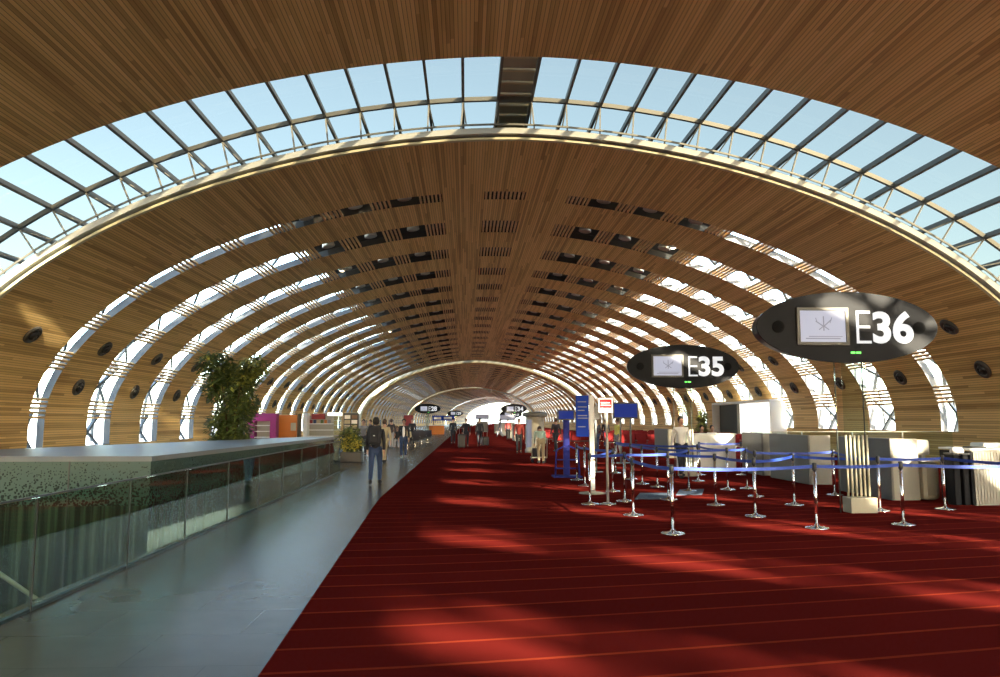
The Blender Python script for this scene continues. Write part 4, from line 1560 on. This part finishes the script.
def suitcase(x, y, lab, col='black', h=.62, fl=.012, group=None):
    t = thing('suitcase', lab, 'suitcase', (x, y, fl), 0.1, group)
    b = MB(); b.box(-.21, .21, -.13, .13, .05, .05 + h, M[col], .04); b.build('shell', t)
    b = MB(); b.tube([(-.12, .1, .05 + h), (-.12, .1, h + .40), (.12, .1, h + .40), (.12, .1, .05 + h)], .012, M['fixture'], 6); b.build('pull_handle', t)
    for sx in (-.15, .15):
        b = MB(); b.tube([(sx - .015, 0, .03), (sx + .015, 0, .03)], .03, M['black'], 10); b.build('wheel', t)
    return t


x, y = P2(375, 484.5)
person('person walking away on the stone floor, blue jeans, dark top, black backpack', x, y, 0, 1.76, 'black_cloth', 'jeans', pose='walk', sk='skin')
backpack(x, y - .14, 1.32, 'black_cloth', 'black backpack worn by the person in jeans walking away on the left', s=1.0)
x, y = P2(384, 463)
person('person in cream clothes walking just beyond the backpacker', x, y, R(20), 1.72, 'cream_cloth', 'cream_cloth', 'hair_brown')
x, y = P2(403.5, 458)
person('person facing the camera in an open dark jacket, white shirt and jeans', x, y, PI, 1.74, 'black_cloth', 'jeans', pose='stand', shoe='white_shoe', open_shirt='white_cloth')
for px, py, lab, fa, tp in ((453, 444, 'person in black on the carpet aisle, leftmost of three walking together', PI, 'black_cloth'),
                            (466, 447.5, 'person in black on the carpet, middle of the three, beside a black suitcase', PI, 'black_cloth'),
                            (479.5, 446.5, 'person in black pulling a suitcase on the carpet, rightmost of the three', PI, 'dark_cloth')):
    x, y = P2(px, py)
    person(lab, x, y, fa, 1.78, tp, 'black_cloth', floor=.012)
x, y = P2(461.5, 448.5)
suitcase(x, y, 'black suitcase standing beside the middle walker in black', 'black', .80)
x, y = P2(485.5, 446)
suitcase(x, y, 'black suitcase pulled by the rightmost walker in black', 'black', .55)

SIT = [(-5.3, 46.25, 'dark_cloth', 'black_cloth'), (-4.1, 46.25, 'black_cloth', 'grey_cloth'), (-3.5, 46.25, 'cream_cloth', 'dark_cloth'), (-5.1, 50.25, 'black_cloth', 'jeans'), (-3.9, 50.25, 'dark_cloth', 'black_cloth'),
       (-4.9, 54.25, 'brown_cloth', 'jeans'), (-3.7, 54.25, 'black_cloth', 'dark_cloth')]
for k, (x, y, a, b_) in enumerate(SIT):
    nm = {'dark_cloth': 'charcoal', 'black_cloth': 'black', 'cream_cloth': 'cream', 'brown_cloth': 'brown'}[a]
    person('person in %s jacket sitting on %s black bench, %s seat from left' % (nm, ('nearest', 'second', 'third')[int((y - 46) // 4)], ORD[int(round((x + (5.6 - .3 - (int((y - 46) // 4)) * .2)) / .6))]),
           x, y, PI, 1.72, a, b_, ('hair', 'hair_brown')[k % 2], pose='sit', group='people on the black benches')
x, y = P2(349, 456)
for k, (px, py, lab, tp, lg) in enumerate(((363, 456, 'person in a grey top standing left of the backpacker, near the flowers', 'grey_cloth', 'dark_cloth'),
                                           (391, 449, 'person in dark clothes standing between the backpacker and the white shirted one', 'dark_cloth', 'grey_cloth'),
                                           (412, 446, 'person in black standing at the near end of the black benches', 'black_cloth', 'black_cloth'),
                                           (370, 447, 'distant person in brown standing behind the flower planter', 'brown_cloth', 'jeans'),
                                           (519, 453.5, 'person in a red top and yellow scarf standing left of the advertising column', 'red_cloth', 'black_cloth'),
                                           (556, 452, 'person in dark clothes standing right of the advertising column', 'dark_cloth', 'black_cloth'),
                                           (606, 447, 'distant person in black beyond the red sign post', 'black_cloth', 'jeans'),
                                           (618, 455, 'person in a pale yellow vest behind the queue posts', 'yellow_cloth', 'grey_cloth'),
                                           (682, 478, 'person in a white shirt and dark trousers standing beside the white counter', 'white_cloth', 'black_cloth'),
                                           (597, 452, 'person in a charcoal coat behind the banner post', 'dark_cloth', 'jeans'),
                                           (508, 440, 'small distant person in red by the right hand row of desks', 'red_cloth', 'black_cloth'),
                                           (500, 437, 'tiny distant person in grey at the far right side of the aisle', 'grey_cloth', 'grey_cloth'))):
    x, y = P2(px, py)
    fl = .012 if px > 440 else 0
    person(lab, x, y, (PI, 0.4, PI, 2.0)[k % 4], 1.72 + .03 * (k % 3), tp, lg, ('hair', 'hair_brown')[k % 2], pose=('stand', 'stand', 'walk')[k % 3], floor=fl)
for k, (x, y, lab, tp) in enumerate(((8.35, 26.9, 'dark haired person in black behind the white counter, left one', 'black_cloth'), (8.85, 27.3, 'person in a white shirt seated behind the white counter, right one', 'white_cloth'))):
    person(lab, x, y, PI, 1.50, tp, 'black_cloth', pose='stand', floor=.012)
x, y = P2(541, 464)
person('person in a mint green top bending forward over a luggage trolley near the advertising column', x, y, 0, 1.7, 'mint_cloth', 'cream_cloth', 'hair_brown', pose='bend', floor=.012)
t = thing('luggage_trolley', 'low luggage trolley in front of the person in mint green', 'trolley', (x, y + .95, .012))
put_box(t, 'deck', -.3, .3, -.3, .4, .18, .22, M['fixture']); 
b = MB(); b.tube([(-.3, -.3, .2), (-.3, -.38, .95), (.3, -.38, .95), (.3, -.3, .2)], .02, M['fixture']); b.build('push_handle', t)
for sx in (-.25, .25):
    for sy in (-.25, .33):
        b = MB(); b.tube([(sx - .02, sy, .08), (sx + .02, sy, .08)], .08, M['black'], 12); b.build('wheel', t)
t = thing('travel_bag', 'dark travel bag lying on the luggage trolley', 'bag', (x, y + 1.0, .233))
put_box(t, 'bag_body', -.27, .27, -.2, .25, 0, .34, M['dark_cloth'], .07)
b = MB(); b.tube([(-.12, 0, .33), (-.08, 0, .44), (.08, 0, .44), (.12, 0, .33)], .012, M['black'], 6); b.build('carry_handle', t)
